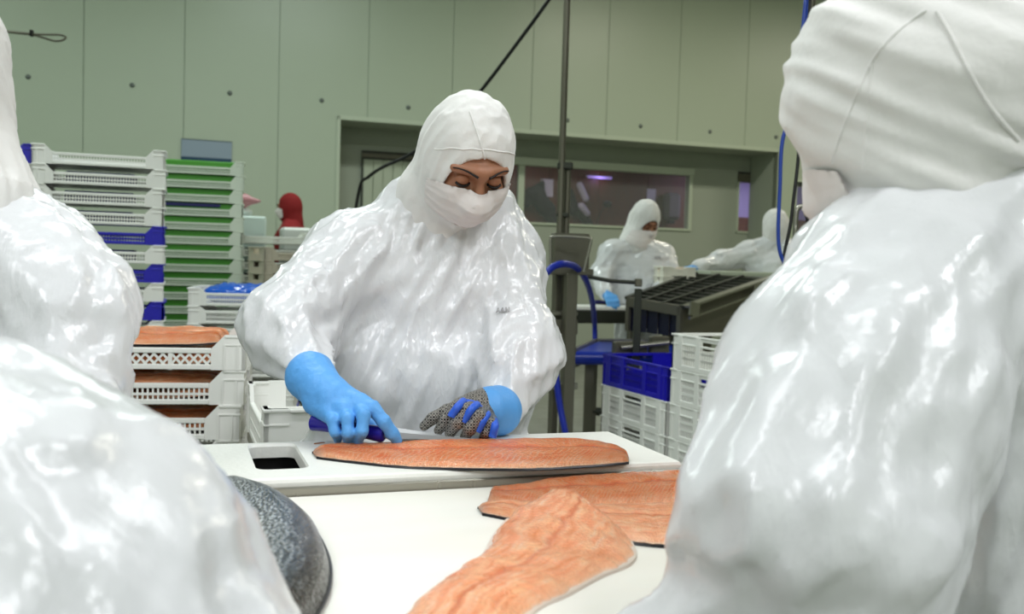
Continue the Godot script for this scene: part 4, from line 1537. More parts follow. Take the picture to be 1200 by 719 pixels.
	for k in [[l0 + away * 0.8, 0], [l0 + Vector3(0.55, 0, 0) + away * 0.7, 0], [l0 + Vector3(0.05, 0, 0) + away * 0.15, 0]]:
		var q: Vector3 = k[0]
		box_node("leg", Vector3(q.x, (q.y - 0.07) * 0.5, q.z), Vector3(0.045, q.y - 0.07, 0.045), M.dull_steel, cv)
	tube_node("stretcher", PackedVector3Array([l0 + away * 0.8 + Vector3(0, -0.38, 0), l0 + away * 0.8 + Vector3(0.7, -0.42, 0.1)]), 0.025, M.dark_steel, cv, 6)
	build_machine()
	# rail with a clamp in front of the rear table
	var ra := thing("guard_rail", "grey steel rail with a clamp post in front of the rear worker", "rail")
	tube_node("rail", PackedVector3Array([at(684, 323, 4.9), at(716, 329, 4.9), at(748, 331, 4.9)]), 0.0105, M.dark_steel, ra, 8)
	var cp := at(748, 338, 4.9)
	box_node("post", Vector3(cp.x, cp.y * 0.5, cp.z), Vector3(0.035, cp.y, 0.035), M.dark_steel, ra, 0.003)
	box_node("clamp", at(748, 331, 4.9), Vector3(0.034, 0.04, 0.05), M.dull_steel, ra, 0.004)
	# table of the rear worker
	var rt := thing("rear_table", "steel table with a white board in front of the rear masked worker", "table", Transform3D(room.basis, on(722, 358, 1.02)))
	box_node("board", Vector3(-0.1, -0.012, 0), Vector3(0.46, 0.024, 0.26), M.board, rt, 0.004)
	box_node("frame", Vector3(-0.1, -0.065, 0.0), Vector3(0.50, 0.08, 0.30), M.dark_steel, rt, 0.004)
	for sx in [-1.0, 1.0]:
		box_node("leg", Vector3(-0.1 + sx * 0.22, -0.5625, 0), Vector3(0.05, 0.915, 0.05), M.dull_steel, rt)
	# tall worktop and crates behind the machine
	var wt := thing("raised_worktop", "pale steel worktop behind the slatted machine, before the worker turned away", "table", Transform3D(room.basis, at(866, 318, 6.62)))
	box_node("top", Vector3(0.05, -0.015, 0), Vector3(0.66, 0.03, 0.22), M.trim, wt, 0.004)
	for sx in [-1.0, 1.0]:
		box_node("leg", Vector3(0.05 + sx * 0.28, -0.03 - (wt.position.y - 0.03) * 0.5, 0), Vector3(0.05, wt.position.y - 0.03, 0.05), M.dull_steel, wt)
	var cx := at(790, 334, 6.38)
	var cm := mat(Color(0.95, 0.94, 0.88), 0.4)
	for i in 2:
		var ct := crate("cream_crate", ["cream crate with pink fish on the stand between the two rear workers", "lower cream crate on the stand between the two rear workers"][i], cm, "slots", 0.22, 0.16, 0.06, 0.046, Transform3D(Basis(Vector3.UP, 0.25), Vector3(cx.x, cx.y + 0.06 * (1 - i), cx.z)), "cream crates between the rear workers")
		liner(ct, M.fish_fin, 0.22, 0.16, 0.036, "fish_pieces")
	var cs2 := thing("crate_stand", "steel stand under the cream crates between the rear workers", "stand", Transform3D(Basis(Vector3.UP, 0.25), Vector3(cx.x, 0, cx.z)))
	box_node("top", Vector3(0, cx.y - 0.015, 0), Vector3(0.24, 0.03, 0.18), M.dull_steel, cs2)
	box_node("leg", Vector3(0, (cx.y - 0.03) * 0.5, 0), Vector3(0.1, cx.y - 0.03, 0.1), M.dull_steel, cs2)
	# cables and pipes left of the right worker
	var dpt := 3.2
	tag(tube_node("blue_cable", curve([Vector3(at(947, -40, dpt).x, 5.59, at(947, -40, dpt).z), at(947, -40, dpt), at(944, 0, dpt), at(939, 50, dpt), at(931, 120, dpt), at(917, 165, dpt), at(914, 220, dpt), at(912, 270, dpt), at(914, 295, dpt), at(921, 312, dpt), at(928, 326, dpt), at(934, 350, dpt)], 7), 0.0065, M.sky_cable, null, 8), "thin blue cable hanging beside the right-hand worker's hood", "cable")
	tag(tube_node("black_cable", curve([Vector3(at(952, 0, dpt).x, 5.59, at(952, 0, dpt).z - 0.05), at(950, -20, dpt + 0.05), at(946, 60, dpt + 0.05), at(938, 150, dpt + 0.05), at(935, 190, dpt + 0.05), at(931, 225, dpt + 0.05), at(926, 265, dpt + 0.05), at(919, 300, dpt + 0.05), at(920, 330, dpt + 0.05), at(923, 360, dpt + 0.05)], 6), 0.006, M.black_cable, null, 8), "thin black cable running down beside the blue one", "cable")
	var gn := thing("gooseneck_pipe", "bent steel tap pipe with a black hose end, beside the worker turned away", "pipe")
	var gb := at(931, 310, 3.32)
	tube_node("pipe", curve([Vector3(gb.x, 0, gb.z), Vector3(gb.x, 0.7, gb.z), at(931, 300, 3.32), at(932, 262, 3.32), at(934, 246, 3.32), at(939, 241.5, 3.32), at(944, 246, 3.32), at(945.5, 253, 3.32)], 6), 0.009, M.steel, gn, 10)
	tube_node("hose_end", curve([at(945, 250, 3.32), at(947, 262, 3.32), at(946, 280, 3.32), at(943, 295, 3.32), at(945, 330, 3.32)], 5), 0.007, M.iron, gn, 8)
	var dp := at(951, 0, 4.0)
	tag(tube_node("drop_pipe", PackedVector3Array([Vector3(dp.x, 1.9, dp.z), Vector3(dp.x, 5.59, dp.z)]), 0.017, M.dull_steel, null, 12), "grey steel pipe dropping from the ceiling left of the right-hand hood", "pipe")
	var cl := at(1215, 5, 5.2)
	tag(box_node("steel_column", Vector3(cl.x, 2.795, cl.z), Vector3(0.3, 5.59, 0.3), M.dull_steel, null, 0.02, room.basis), "dark grey steel column in the upper right corner", "column")
	# pale bin, white bag and pink bag behind the green-lined stack
	var bn := at(288, 262, 7.9)
	tag(box_node("pale_bin", Vector3(bn.x, bn.y * 0.5 + 0.03, bn.z), Vector3(0.30, bn.y + 0.06, 0.3), mat(Color(0.76, 0.82, 0.80), 0.5), null, 0.015, room.basis), "pale tall bin behind the green-lined crates", "bin")
	var wbag := Field.new()
	var tp := Vector3(bn.x - 0.05, bn.y + 0.06, bn.z)
	wbag.ball(Transform3D(Basis(), tp + Vector3(-0.02, 0.03, 0)), Vector3(0.12, 0.05, 0.12))
	wbag.noise_bump(noise(9.0, 8), Vector3.ONE, 0.008)
	tag(node("white_bag", wbag.nets(0.015), mat(Color(0.82, 0.86, 0.84), 0.35)), "crumpled white bag on the pale bin under the pink bag", "bag")
	var pk := Field.new()
	pk.k = 0.02
	pk.cap(at(268, 234, 7.85), at(285, 235, 7.85), 0.075, 0.055)
	pk.cap(at(285, 235, 7.85), at(306, 235.5, 7.85), 0.055, 0.006)
	pk.noise_bump(noise(14.0, 9), Vector3.ONE, 0.006)
	tag(node("pink_bag", pk.nets(0.012), mat(Color(0.72, 0.50, 0.52), 0.4)), "pointed pink plastic bag sticking out behind the green-lined crates", "bag")
	var wb := at(343, 275, 7.95)
	tag(box_node("white_bin", Vector3(wb.x, wb.y * 0.5 + 0.03, wb.z - 0.1), Vector3(0.24, wb.y + 0.06, 0.2), mat(Color(0.84, 0.86, 0.84), 0.5), null, 0.02, room.basis), "white bin in front of the red-hooded worker", "bin")

func build_machine() -> void:
	var t := thing("slatted_machine", "inclined steel machine with a dark slatted top and blue curtain at its mouth", "machine")
	var fl := at(735, 349, 5.75)
	var fr := at(799, 360, 5.35)
	var br := at(900, 325.5, 6.15)
	var bl := at(815, 320, 6.45)
	var body := MB.new()
	var low := 0.90
	var d := func(p: Vector3) -> Vector3: return Vector3(p.x, low, p.z)
	body.face([fr, br, d.call(br), d.call(fr)], Vector3(1, 0, 0.5))
	body.face([fl, bl, d.call(bl), d.call(fl)], Vector3(-1, 0, -0.3))
	body.face([bl, br, d.call(br), d.call(bl)], Vector3(0, 0, -1))
	node("body", body.mesh(), M.dull_steel, t)
	# front: two cheeks and a header leave the mouth open
	var cheek := MB.new()
	var across := fr - fl
	var down := Vector3.DOWN * 0.03
	cheek.bar(fl + across * 0.02 + Vector3.DOWN * 0.02, fl + across * 0.98 + Vector3.DOWN * 0.02, 0.02, 0.055, Vector3.UP)
	for s in [0.03, 0.97]:
		var p: Vector3 = fl + across * s
		cheek.bar(Vector3(p.x, p.y, p.z), Vector3(p.x, low, p.z), 0.02, 0.03, across)
	node("front_frame", cheek.mesh(), M.dull_steel, t)
	for i in 9:
		var p := fl + across * (0.09 + 0.82 * i / 8.0) + (br - fr).normalized() * (0.02 + 0.012 * (i % 2)) + Vector3.DOWN * 0.05
		box_node("curtain_strip", Vector3(p.x, (p.y + low) * 0.5, p.z), Vector3(0.05, p.y - low, 0.008), M.curtain, t, 0.003, Basis(Vector3.UP, atan2(-across.z, across.x)))
	# top: dark tray, two rails and slats
	var tray := MB.new()
	var dn := Vector3.DOWN * 0.05
	tray.face([fl + dn, fr + dn, br + dn, bl + dn], Vector3.UP)
	node("tray", tray.mesh(), M.iron, t)
	for k in [0.0, 0.33, 0.66, 1.0]:
		var r := MB.new()
		var wide := 0.022 if k > 0.1 and k < 0.9 else 0.035
		r.bar(fl.lerp(fr, k), bl.lerp(br, k), wide, 0.02)
		node("rail", r.mesh(), M.dark_steel, t)
	for i in 11:
		var r := MB.new()
		var u := (i + 0.3) / 11.0
		r.bar(fl.lerp(bl, u) + Vector3.DOWN * 0.004, fr.lerp(br, u) + Vector3.DOWN * 0.004, 0.03, 0.014)
		node("slat", r.mesh(), M.dark_steel, t)
	# side flange with a long slot
	var e := (br - fr).normalized()
	var up := Vector3.UP
	var out := e.cross(up).normalized()
	if out.x < 0.0:
		out = -out
	var f := MB.new()
	var len := fr.distance_to(br)
	f.bar(fr + out * 0.025 + up * 0.005, br + out * 0.025 + up * 0.005, 0.05, 0.012)
	f.bar(fr + out * 0.05 + Vector3.DOWN * 0.055, br + out * 0.05 + Vector3.DOWN * 0.055, 0.012, 0.014)
	f.bar(fr + out * 0.05, fr + out * 0.05 + e * 0.1 + Vector3.DOWN * 0.03, 0.01, 0.075)
	f.bar(fr + out * 0.05 + e * (len * 0.72) + Vector3.DOWN * 0.025, fr + out * 0.05 + e * (len * 0.80) + Vector3.DOWN * 0.025, 0.01, 0.06)
	node("flange", f.mesh(), M.steel, t)
	for s in [fl.lerp(bl, 0.1), fr.lerp(br, 0.1), br.lerp(fr, 0.1), bl.lerp(fl, 0.1)]:
		box_node("leg", Vector3(s.x, low * 0.5, s.z), Vector3(0.05, low, 0.05), M.dull_steel, t)
# ---------- people ----------
func cloth_materials() -> void:
	M.coat = mat(Color(0.88, 0.885, 0.895), 0.18)
	var cn := noise(0.015, 101, FastNoiseLite.TYPE_SIMPLEX_SMOOTH, FastNoiseLite.FRACTAL_RIDGED, 2)
	cn.fractal_gain = 0.4
	cn.domain_warp_enabled = true
	cn.domain_warp_amplitude = 40.0
	cn.domain_warp_frequency = 0.008
	M.coat.normal_enabled = true
	M.coat.normal_texture = noise_tex(cn, 512, true, 7.0)
	M.coat.normal_scale = 0.25
	triplanar(M.coat, Vector3(11, 3.0, 11))
	M.coat_soft = M.coat.duplicate()
	M.coat_soft.normal_scale = 0.17
	M.coat_soft.roughness = 0.22
	triplanar(M.coat_soft, Vector3(7, 2.2, 7))
	M.hood = mat(Color(0.91, 0.905, 0.895), 0.85)
	M.hood.rim_enabled = true
	M.hood.rim = 0.3
	M.hood.normal_enabled = true
	M.hood.normal_texture = noise_tex(noise(0.03, 111), 256, true, 5.0)
	M.hood.normal_scale = 0.25
	triplanar(M.hood, Vector3(5, 5, 5))
	M.mask = mat(Color(0.90, 0.875, 0.865), 0.8)
	M.mask.normal_enabled = true
	M.mask.normal_texture = noise_tex(noise(0.4, 112), 256, true, 3.0)
	M.mask.normal_scale = 0.2
	triplanar(M.mask, Vector3(8, 8, 8))
	M.skin_tone = mat(Color(0.64, 0.44, 0.33), 0.5)
	M.skin_tone.subsurf_scatter_enabled = true
	M.skin_tone.subsurf_scatter_strength = 0.04
	M.hair_dark = mat(Color(0.09, 0.06, 0.05), 0.7)
	M.glove = mat(Color(0.36, 0.65, 0.92), 0.5)
	M.glove.normal_enabled = true
	M.glove.normal_texture = noise_tex(noise(0.03, 121, FastNoiseLite.TYPE_SIMPLEX_SMOOTH, FastNoiseLite.FRACTAL_RIDGED, 3), 256, true, 5.0)
	M.glove.normal_scale = 0.25
	triplanar(M.glove, Vector3(9, 9, 9))
	M.strap = mat(Color(0.16, 0.38, 0.85), 0.4)
	M.red_cloth = mat(Color(0.50, 0.035, 0.045), 0.85)
	M.trouser = mat(Color(0.80, 0.80, 0.80), 0.8)
	M.boot = mat(Color(0.85, 0.85, 0.83), 0.4)
	M.ink = mat(Color(0.66, 0.66, 0.67), 0.5)
	# chain mail: rows of small rings in relief
	var img := Image.create(64, 64, false, Image.FORMAT_RGB8)
	var col := Image.create(64, 64, false, Image.FORMAT_RGB8)
	for y in 64:
		for x in 64:
			var h := 0.0
			for k in [[16, 16, 1.0], [48, 48, 1.0], [48, 16, 0.7], [16, 48, 0.7]]:
				var dx: float = absf(fposmod(x - k[0] + 32.0, 64.0) - 32.0)
				var dy: float = absf(fposmod(y - k[1] + 32.0, 64.0) - 32.0)
				h = maxf(h, k[2] * (1.0 - clampf(absf(sqrt(dx * dx + dy * dy) - 14.0) / 6.0, 0, 1)))
			img.set_pixel(x, y, Color(h, h, h))
			var c := lerpf(0.03, 0.95, h)
			col.set_pixel(x, y, Color(c, c * 0.97, c * 0.92))
	M.mail = mat(Color(1.0, 1.0, 1.0), 0.35, 0.35)
	M.mail.albedo_texture = ImageTexture.create_from_image(col)
	M.mail.heightmap_enabled = true
	M.mail.heightmap_scale = 0.12
	M.mail.heightmap_texture = ImageTexture.create_from_image(img)
	triplanar(M.mail, Vector3(105, 105, 105))

func facing(c: Vector3, fwd: Vector3, roll := 0.0, size := 1.0) -> Transform3D:   # head frame: z to the face, y up, x to the person's left
	var z := fwd.normalized()
	var x := Vector3.UP.cross(z).normalized()
	var b := Basis(x, z.cross(x), z)
	return Transform3D((b * Basis(Vector3.BACK, roll)).scaled_local(Vector3.ONE * size), c)

func head_field(h: Transform3D) -> Field:
	var f := Field.new()
	var S := h.basis.x.length()
	f.k = 0.018
	var put := func(p: Vector3, r: Vector3, add := 1): f.ball(h * Transform3D(Basis(), p), r, add)
	put.call(Vector3(0, 0.022, -0.018), Vector3(0.074, 0.092, 0.092))
	put.call(Vector3(0, -0.042, 0.022), Vector3(0.058, 0.072, 0.062))
	put.call(Vector3(0, -0.098, 0.052), Vector3(0.026, 0.020, 0.024))
	for s in [-1.0, 1.0]:
		put.call(Vector3(s * 0.036, -0.028, 0.058), Vector3(0.024, 0.022, 0.022))
		put.call(Vector3(s * 0.079, -0.01, -0.012), Vector3(0.008, 0.030, 0.018))
		f.cap(h * Vector3(s * 0.012, 0.027, 0.083), h * Vector3(s * 0.050, 0.022, 0.064), 0.011 * S, 0.008 * S)
	f.cap(h * Vector3(0, 0.014, 0.082), h * Vector3(0, -0.034, 0.104), 0.009 * S, 0.012 * S)
	f.cap(h * Vector3(-0.010, -0.040, 0.094), h * Vector3(0.010, -0.040, 0.094), 0.009 * S, 0.009 * S)
	f.cap(h * Vector3(-0.018, -0.068, 0.080), h * Vector3(0.018, -0.068, 0.080), 0.007 * S, 0.007 * S)
	for s in [-1.0, 1.0]:
		put.call(Vector3(s * 0.031, 0.006, 0.096), Vector3(0.019, 0.012, 0.018), -1)
	f.cap(h * Vector3(0, -0.05, -0.03), h * Vector3(0, -0.15, -0.05), 0.056 * S, 0.058 * S)
	return f

func eye_parts(f: Field, h: Transform3D, o: Node3D) -> void:
	# closed lids, lashes and brows on the face
	for s in [-1.0, 1.0]:
		var lid := MB.new()
		lid.lathe([Vector2(0, -0.015), Vector2(0.005, -0.013), Vector2(0.0095, -0.0085), Vector2(0.0115, 0.0), Vector2(0.0095, 0.0085), Vector2(0.005, 0.013), Vector2(0, 0.015)], h * Transform3D(Basis(Vector3.BACK, PI / 2) , Vector3(s * 0.031, 0.002, 0.0705)), 16)
		node("eyelid", lid.mesh(), M.skin_tone, o)
		var lash := []
		for i in 7:
			var u := i / 6.0 - 0.5
			var p := Vector3(s * 0.031 + u * 0.027, -0.0025 - 0.0035 * (1.0 - 4.0 * u * u), 0.0)
			p.z = 0.0705 + sqrt(maxf(0.0, 0.00012 - u * u * 0.00042)) + 0.001
			lash.append(h * p)
		var lm := MB.new()
		lm.tube(curve(lash, 3), 0.0022, 6)
		node("eyelash", lm.mesh(), M.hair_dark, o)
		var brow := []
		for i in 6:
			var u := i / 5.0
			var q := Vector3(s * lerpf(0.011, 0.054, u), 0.0235 + 0.0055 * sin(u * 2.7), 0.0)
			var dir := (h.basis * Vector3(-q.x * 0.5, 0, -1)).normalized()
			var from := h * (q + Vector3(q.x * 0.05, 0, 0.13))
			brow.append(f.probe(from, dir, 0.2, 0.0006))
		var bm := MB.new()
		var bc := curve(brow, 4)
		var br := []
		for i in bc.size():
			br.append(lerpf(0.0040, 0.0016, float(i) / bc.size()))
		bm.tube(bc, br, 8, true, 0.55)
		node("eyebrow", bm.mesh(), M.hair_dark, o)

func hood_field(h: Transform3D, drape: Array, puff := 0.0, tall := 0.0, brow := 0.080, slit := 0.060) -> Field:
	var f := Field.new()
	f.k = 0.035
	f.ball(h * Transform3D(Basis(), Vector3(0, 0.024 + tall * 0.5, -0.018)), Vector3(0.084 + puff, 0.102 + puff + tall * 0.5, 0.100 + puff))
	f.ball(h * Transform3D(Basis(), Vector3(0, -0.045, 0.012)), Vector3(0.074 + puff * 0.7, 0.085, 0.078))
	for d in drape:
		f.cap(d[0], d[1], d[2], d[3])
	var inv := h.affine_inverse()
	f.extra = func(p: Vector3, d: float) -> float:
		var q: Vector3 = inv * p
		if q.z < 0.0 or d > 0.05:
			return d
		var e := sqrt(pow(q.x / slit, 2.0) + pow((q.y + 0.030) / (brow if q.y > -0.03 else 0.085), 2.0))
		var c := (e - 1.0) * 0.055
		var w := 0.008
		var s := maxf(w - absf(d + c), 0.0) / w
		return maxf(maxf(d, -c) + s * s * w * 0.25, -1.0)
	return f

func both(a: Field, b: Field, from: Vector3, dir: Vector3, lift: float) -> Vector3:
	var t := 0.0
	for i in 70:
		var p := from + dir * t
		var d := minf(a.dist(p, a.ops), b.dist(p, b.ops)) - lift
		t = clampf(t + d * 0.75, -0.03, 0.26)
		if absf(d) < 0.0004:
			break
	return from + dir * t

func face_mask(head: Field, hood: Field, h: Transform3D, o: Node3D, nu := 40, nv := 30, top := 0.003, seed_ := 1, wide := 1.22) -> void:
	var rows := []
	var inner := []
	var uvs := []
	var n := noise(30.0, seed_)
	var ties := [[], []]
	for j in nv + 1:
		var v := float(j) / nv
		var row := []
		var ir := []
		var ur := []
		for i in nu + 1:
			var u := float(i) / nu * 2.0 - 1.0
			var ang := u * wide
			var y := lerpf(top - 0.022 * u * u, -0.108 + 0.018 * u * u, v)
			var from := h * Vector3(sin(ang) * 0.22, y - v * 0.02, 0.005 + cos(ang) * 0.22)
			var aim := h * Vector3(0, y + v * 0.02, -0.01)
			var pleat := 0.0028 * (1.0 - fposmod(v * 3.6, 1.0)) * (1.0 - 0.6 * u * u) * smoothstep(0.08, 0.2, v)
			var lift := 0.0035 + pleat + 0.0022 * n.get_noise_2d(u * 0.9, v * 3.0) + 0.003 * (1.0 - u * u) * sin(v * PI)
			var p := both(head, hood, from, (aim - from).normalized(), lift)
			row.append(p)
			ir.append(p + (aim - from).normalized() * 0.0018)
			ur.append(Vector2(u, v))
			if i == 0 and j in [1, nv - 1]:
				ties[0].append(p)
			if i == nu and j in [1, nv - 1]:
				ties[1].append(p)
		rows.append(row)
		inner.append(ir)
		uvs.append(ur)
	# relax the projected sheet so that it hangs like cloth
	for pass_ in 3:
		var old := rows.duplicate(true)
		for j in range(1, nv):
			for i in range(1, nu):
				rows[j][i] = old[j][i] * 0.5 + (old[j][i - 1] + old[j][i + 1] + old[j - 1][i] + old[j + 1][i]) * 0.125
	var out := h.basis.z
	var probe_n: Vector3 = (rows[nv / 2][nu / 2 + 1] - rows[nv / 2][nu / 2]).cross(rows[nv / 2 + 1][nu / 2] - rows[nv / 2][nu / 2])
	var m := MB.new()
	if probe_n.dot(out) < 0.0:
		for r in rows: r.reverse()
		for r in inner: r.reverse()
	m.grid(rows, uvs)
	for r in inner: r.reverse()
	m.grid(inner, uvs)
	node("face_mask", m.mesh(), M.mask, o)

# one worker: clothes from lists of limbs [from, to, radius, radius]
func worker(label: String, c: Dictionary) -> Node3D:
	var base: Vector3 = c.base
	var t := thing("person", label, "person", Transform3D(Basis(), base), c.get("group", ""))
	var back := Transform3D(Basis(), -base)
	var h: Transform3D = c.head
	# body: one continuous figure inside the clothes
	var b := head_field(h) if c.get("face", false) else Field.new()
	if not c.get("face", false):
		b.k = 0.03
		b.ball(h * Transform3D(Basis(), Vector3(0, 0.022, -0.018)), Vector3(0.074, 0.092, 0.092))
		b.ball(h * Transform3D(Basis(), Vector3(0, -0.045, 0.022)), Vector3(0.058, 0.072, 0.064))
		b.cap(h * Vector3(0, 0.0, 0.085), h * Vector3(0, -0.035, 0.10), 0.01, 0.012)
		var nape := h * Vector3(0, -0.05, -0.04)
		b.cap(nape, nape + (c.limbs[0][0] - nape).normalized() * 0.09, 0.052, 0.05)
	var hm := b.nets(c.get("head_cell", 0.006), 0.02)
	var bf := Field.new()
	bf.k = 0.035
	for l in c.limbs:
		bf.cap(l[0], l[1], maxf(l[2] * 0.52, 0.02), maxf(l[3] * 0.52, 0.02))
	bf.cap(h * Vector3(0, -0.10, -0.04), c.limbs[0][0], 0.04, 0.03)
	var mesh: ArrayMesh = bf.nets(0.022, 0.03)
	if hm.get_surface_count():
		mesh.add_surface_from_arrays(Mesh.PRIMITIVE_TRIANGLES, hm.surface_get_arrays(0))
	var body := node("body", mesh, M.skin_tone, t, back)
	if c.get("face", false):
		eye_parts(b, h, body)
	# coat
	var f := Field.new()
	f.k = c.get("coat_k", 0.05)
	for l in c.limbs:
		f.cap(l[0], l[1], l[2], l[3], l[4] if l.size() > 4 else Vector3.ZERO)
	f.folds = [[noise(1.0, c.get("seed", 1), FastNoiseLite.TYPE_SIMPLEX_SMOOTH, FastNoiseLite.FRACTAL_FBM, 1), c.get("fold_across", 13.0), c.get("fold_along", 3.2), c.get("fold_depth", 0.006)]]
	f.noise_bump(noise(1.0, c.get("seed", 1) + 50, FastNoiseLite.TYPE_SIMPLEX_SMOOTH, FastNoiseLite.FRACTAL_FBM, 2), Vector3.ONE * 9.0, c.get("lump", 0.010))
	var grain: Vector3 = c.get("grain", Vector3(0.3, 1, 0)).normalized()
	var g2 := grain.cross(Vector3.BACK).normalized()
	f.noise_bump(noise(1.0, c.get("seed", 1) + 90, FastNoiseLite.TYPE_SIMPLEX_SMOOTH, FastNoiseLite.FRACTAL_FBM, 1), Vector3.ONE, -c.get("crease", 0.0019), true)
	f.bumps[-1][1] = Basis(grain * 2.6, g2 * 26.0, grain.cross(g2) * 26.0).transposed()
	var coat := node("coat", f.nets(c.get("cell", 0.009), 0.03), M[c.get("coat", "coat")], t, back)
	# hood
	var hf := hood_field(h, c.drape, c.get("puff", 0.0), c.get("tall", 0.0), c.get("brow", 0.080), c.get("slit", 0.060))
	if c.has("hood_fold"):
		hf.folds = [[noise(1.0, c.get("seed", 1) + 5, FastNoiseLite.TYPE_SIMPLEX_SMOOTH, FastNoiseLite.FRACTAL_FBM, 2), c.hood_fold[0], c.hood_fold[1], c.hood_fold[2]]]
	if c.has("hood_noise"):
		for q in c.hood_noise:
			hf.bumps.append(q)
	var hood := node("hood", hf.nets(c.get("hood_cell", 0.005), 0.03), M[c.get("hood", "hood")], t, back)
	for s in c.get("seams", []):
		var pts := []
		for q in curve(s[0], 9):
			pts.append(hf_touch(hf, q, (q - eye).normalized() if s.size() < 3 else s[2]))
		var sm := MB.new()
		sm.tube(PackedVector3Array(pts), s[1], 6)
		node("seam", sm.mesh(), M[c.get("hood", "hood")], hood)
	if c.get("mask", true):
		face_mask(b, hf, h, t, c.get("mask_n", 40), c.get("mask_n", 40) * 3 / 4, c.get("mask_top", 0.003), c.get("seed", 1), c.get("mask_wide", 1.22))
		t.get_child(-1).transform = back
	# trousers and boots
	if c.has("feet"):
		var tf := Field.new()
		tf.k = 0.05
		var hip: Vector3 = c.limbs[-1][1]
		for q in c.feet:
			var knee := Vector3(lerpf(hip.x, q.x, 0.6), 0.48, lerpf(hip.z, q.z, 0.5))
			tf.cap(Vector3(lerpf(hip.x, q.x, 0.7), 0.85, hip.z), knee, 0.095, 0.075)
			tf.cap(knee, Vector3(q.x, 0.14, q.z), 0.075, 0.06)
		node("trousers", tf.nets(0.02, 0.03), M[c.get("trousers", "trouser")], t, back)
		for q in c.feet:
			var bt := Field.new()
			bt.k = 0.04
			var fw: Vector3 = (h.basis.z * Vector3(1, 0, 1)).normalized()
			bt.cap(Vector3(q.x, 0.30, q.z), Vector3(q.x, 0.07, q.z), 0.066, 0.05)
			bt.cap(Vector3(q.x, 0.055, q.z), Vector3(q.x, 0.045, q.z) + fw * 0.15, 0.055, 0.045)
			node("boot", bt.nets(0.015, 0.02), M.boot, t, back)
	t.set_meta("field", null)
	t.remove_meta("field")
	coats[t] = [f, coat, back]
	return t

var coats := {}

func hf_touch(f: Field, p: Vector3, dir: Vector3) -> Vector3:
	var from := p - dir * 0.25
	var t := 0.0
	for i in 60:
		var d := f.full(from + dir * t, f.ops)
		t = clampf(t + d * 0.7, 0.0, 0.6)
		if absf(d) < 0.0004:
			break
	return from + dir * (t if t < 0.55 else 0.25)

func print_on(t: Node3D, words: String, px: float, py: float, d: float, size: float, roll: float) -> void:   # faded lettering on the breast of a coat
	var f: Field = coats[t][0]
	var dir := (at(px, py, d) - eye).normalized()
	var p := hf_touch(f, at(px, py, d), dir)
	var e := 0.006
	var q := hf_touch(f, at(px + e / d * F, py, d), dir)
	var r := hf_touch(f, at(px, py - e / d * F, d), dir)
	var x := (q - p).normalized()
	var n := x.cross(r - p).normalized()
	var tm := TextMesh.new()
	tm.text = words
	var sf := SystemFont.new()
	sf.font_names = PackedStringArray(["Droid Sans"])
	sf.font_weight = 700
	tm.font = sf
	tm.font_size = 16
	tm.pixel_size = size / 16.0
	tm.depth = 0.002
	var b := Basis(x, n.cross(x), n) * Basis(Vector3.BACK, roll)
	node("print", tm, M.ink, coats[t][1], Transform3D(b, p + n * 0.003))

func A(px: float, py: float, d: float) -> Vector3:
	return at(px, py, d)

func build_people() -> void:
	cloth_materials()
	central_worker()
	right_worker()
	left_workers()
	rear_workers()

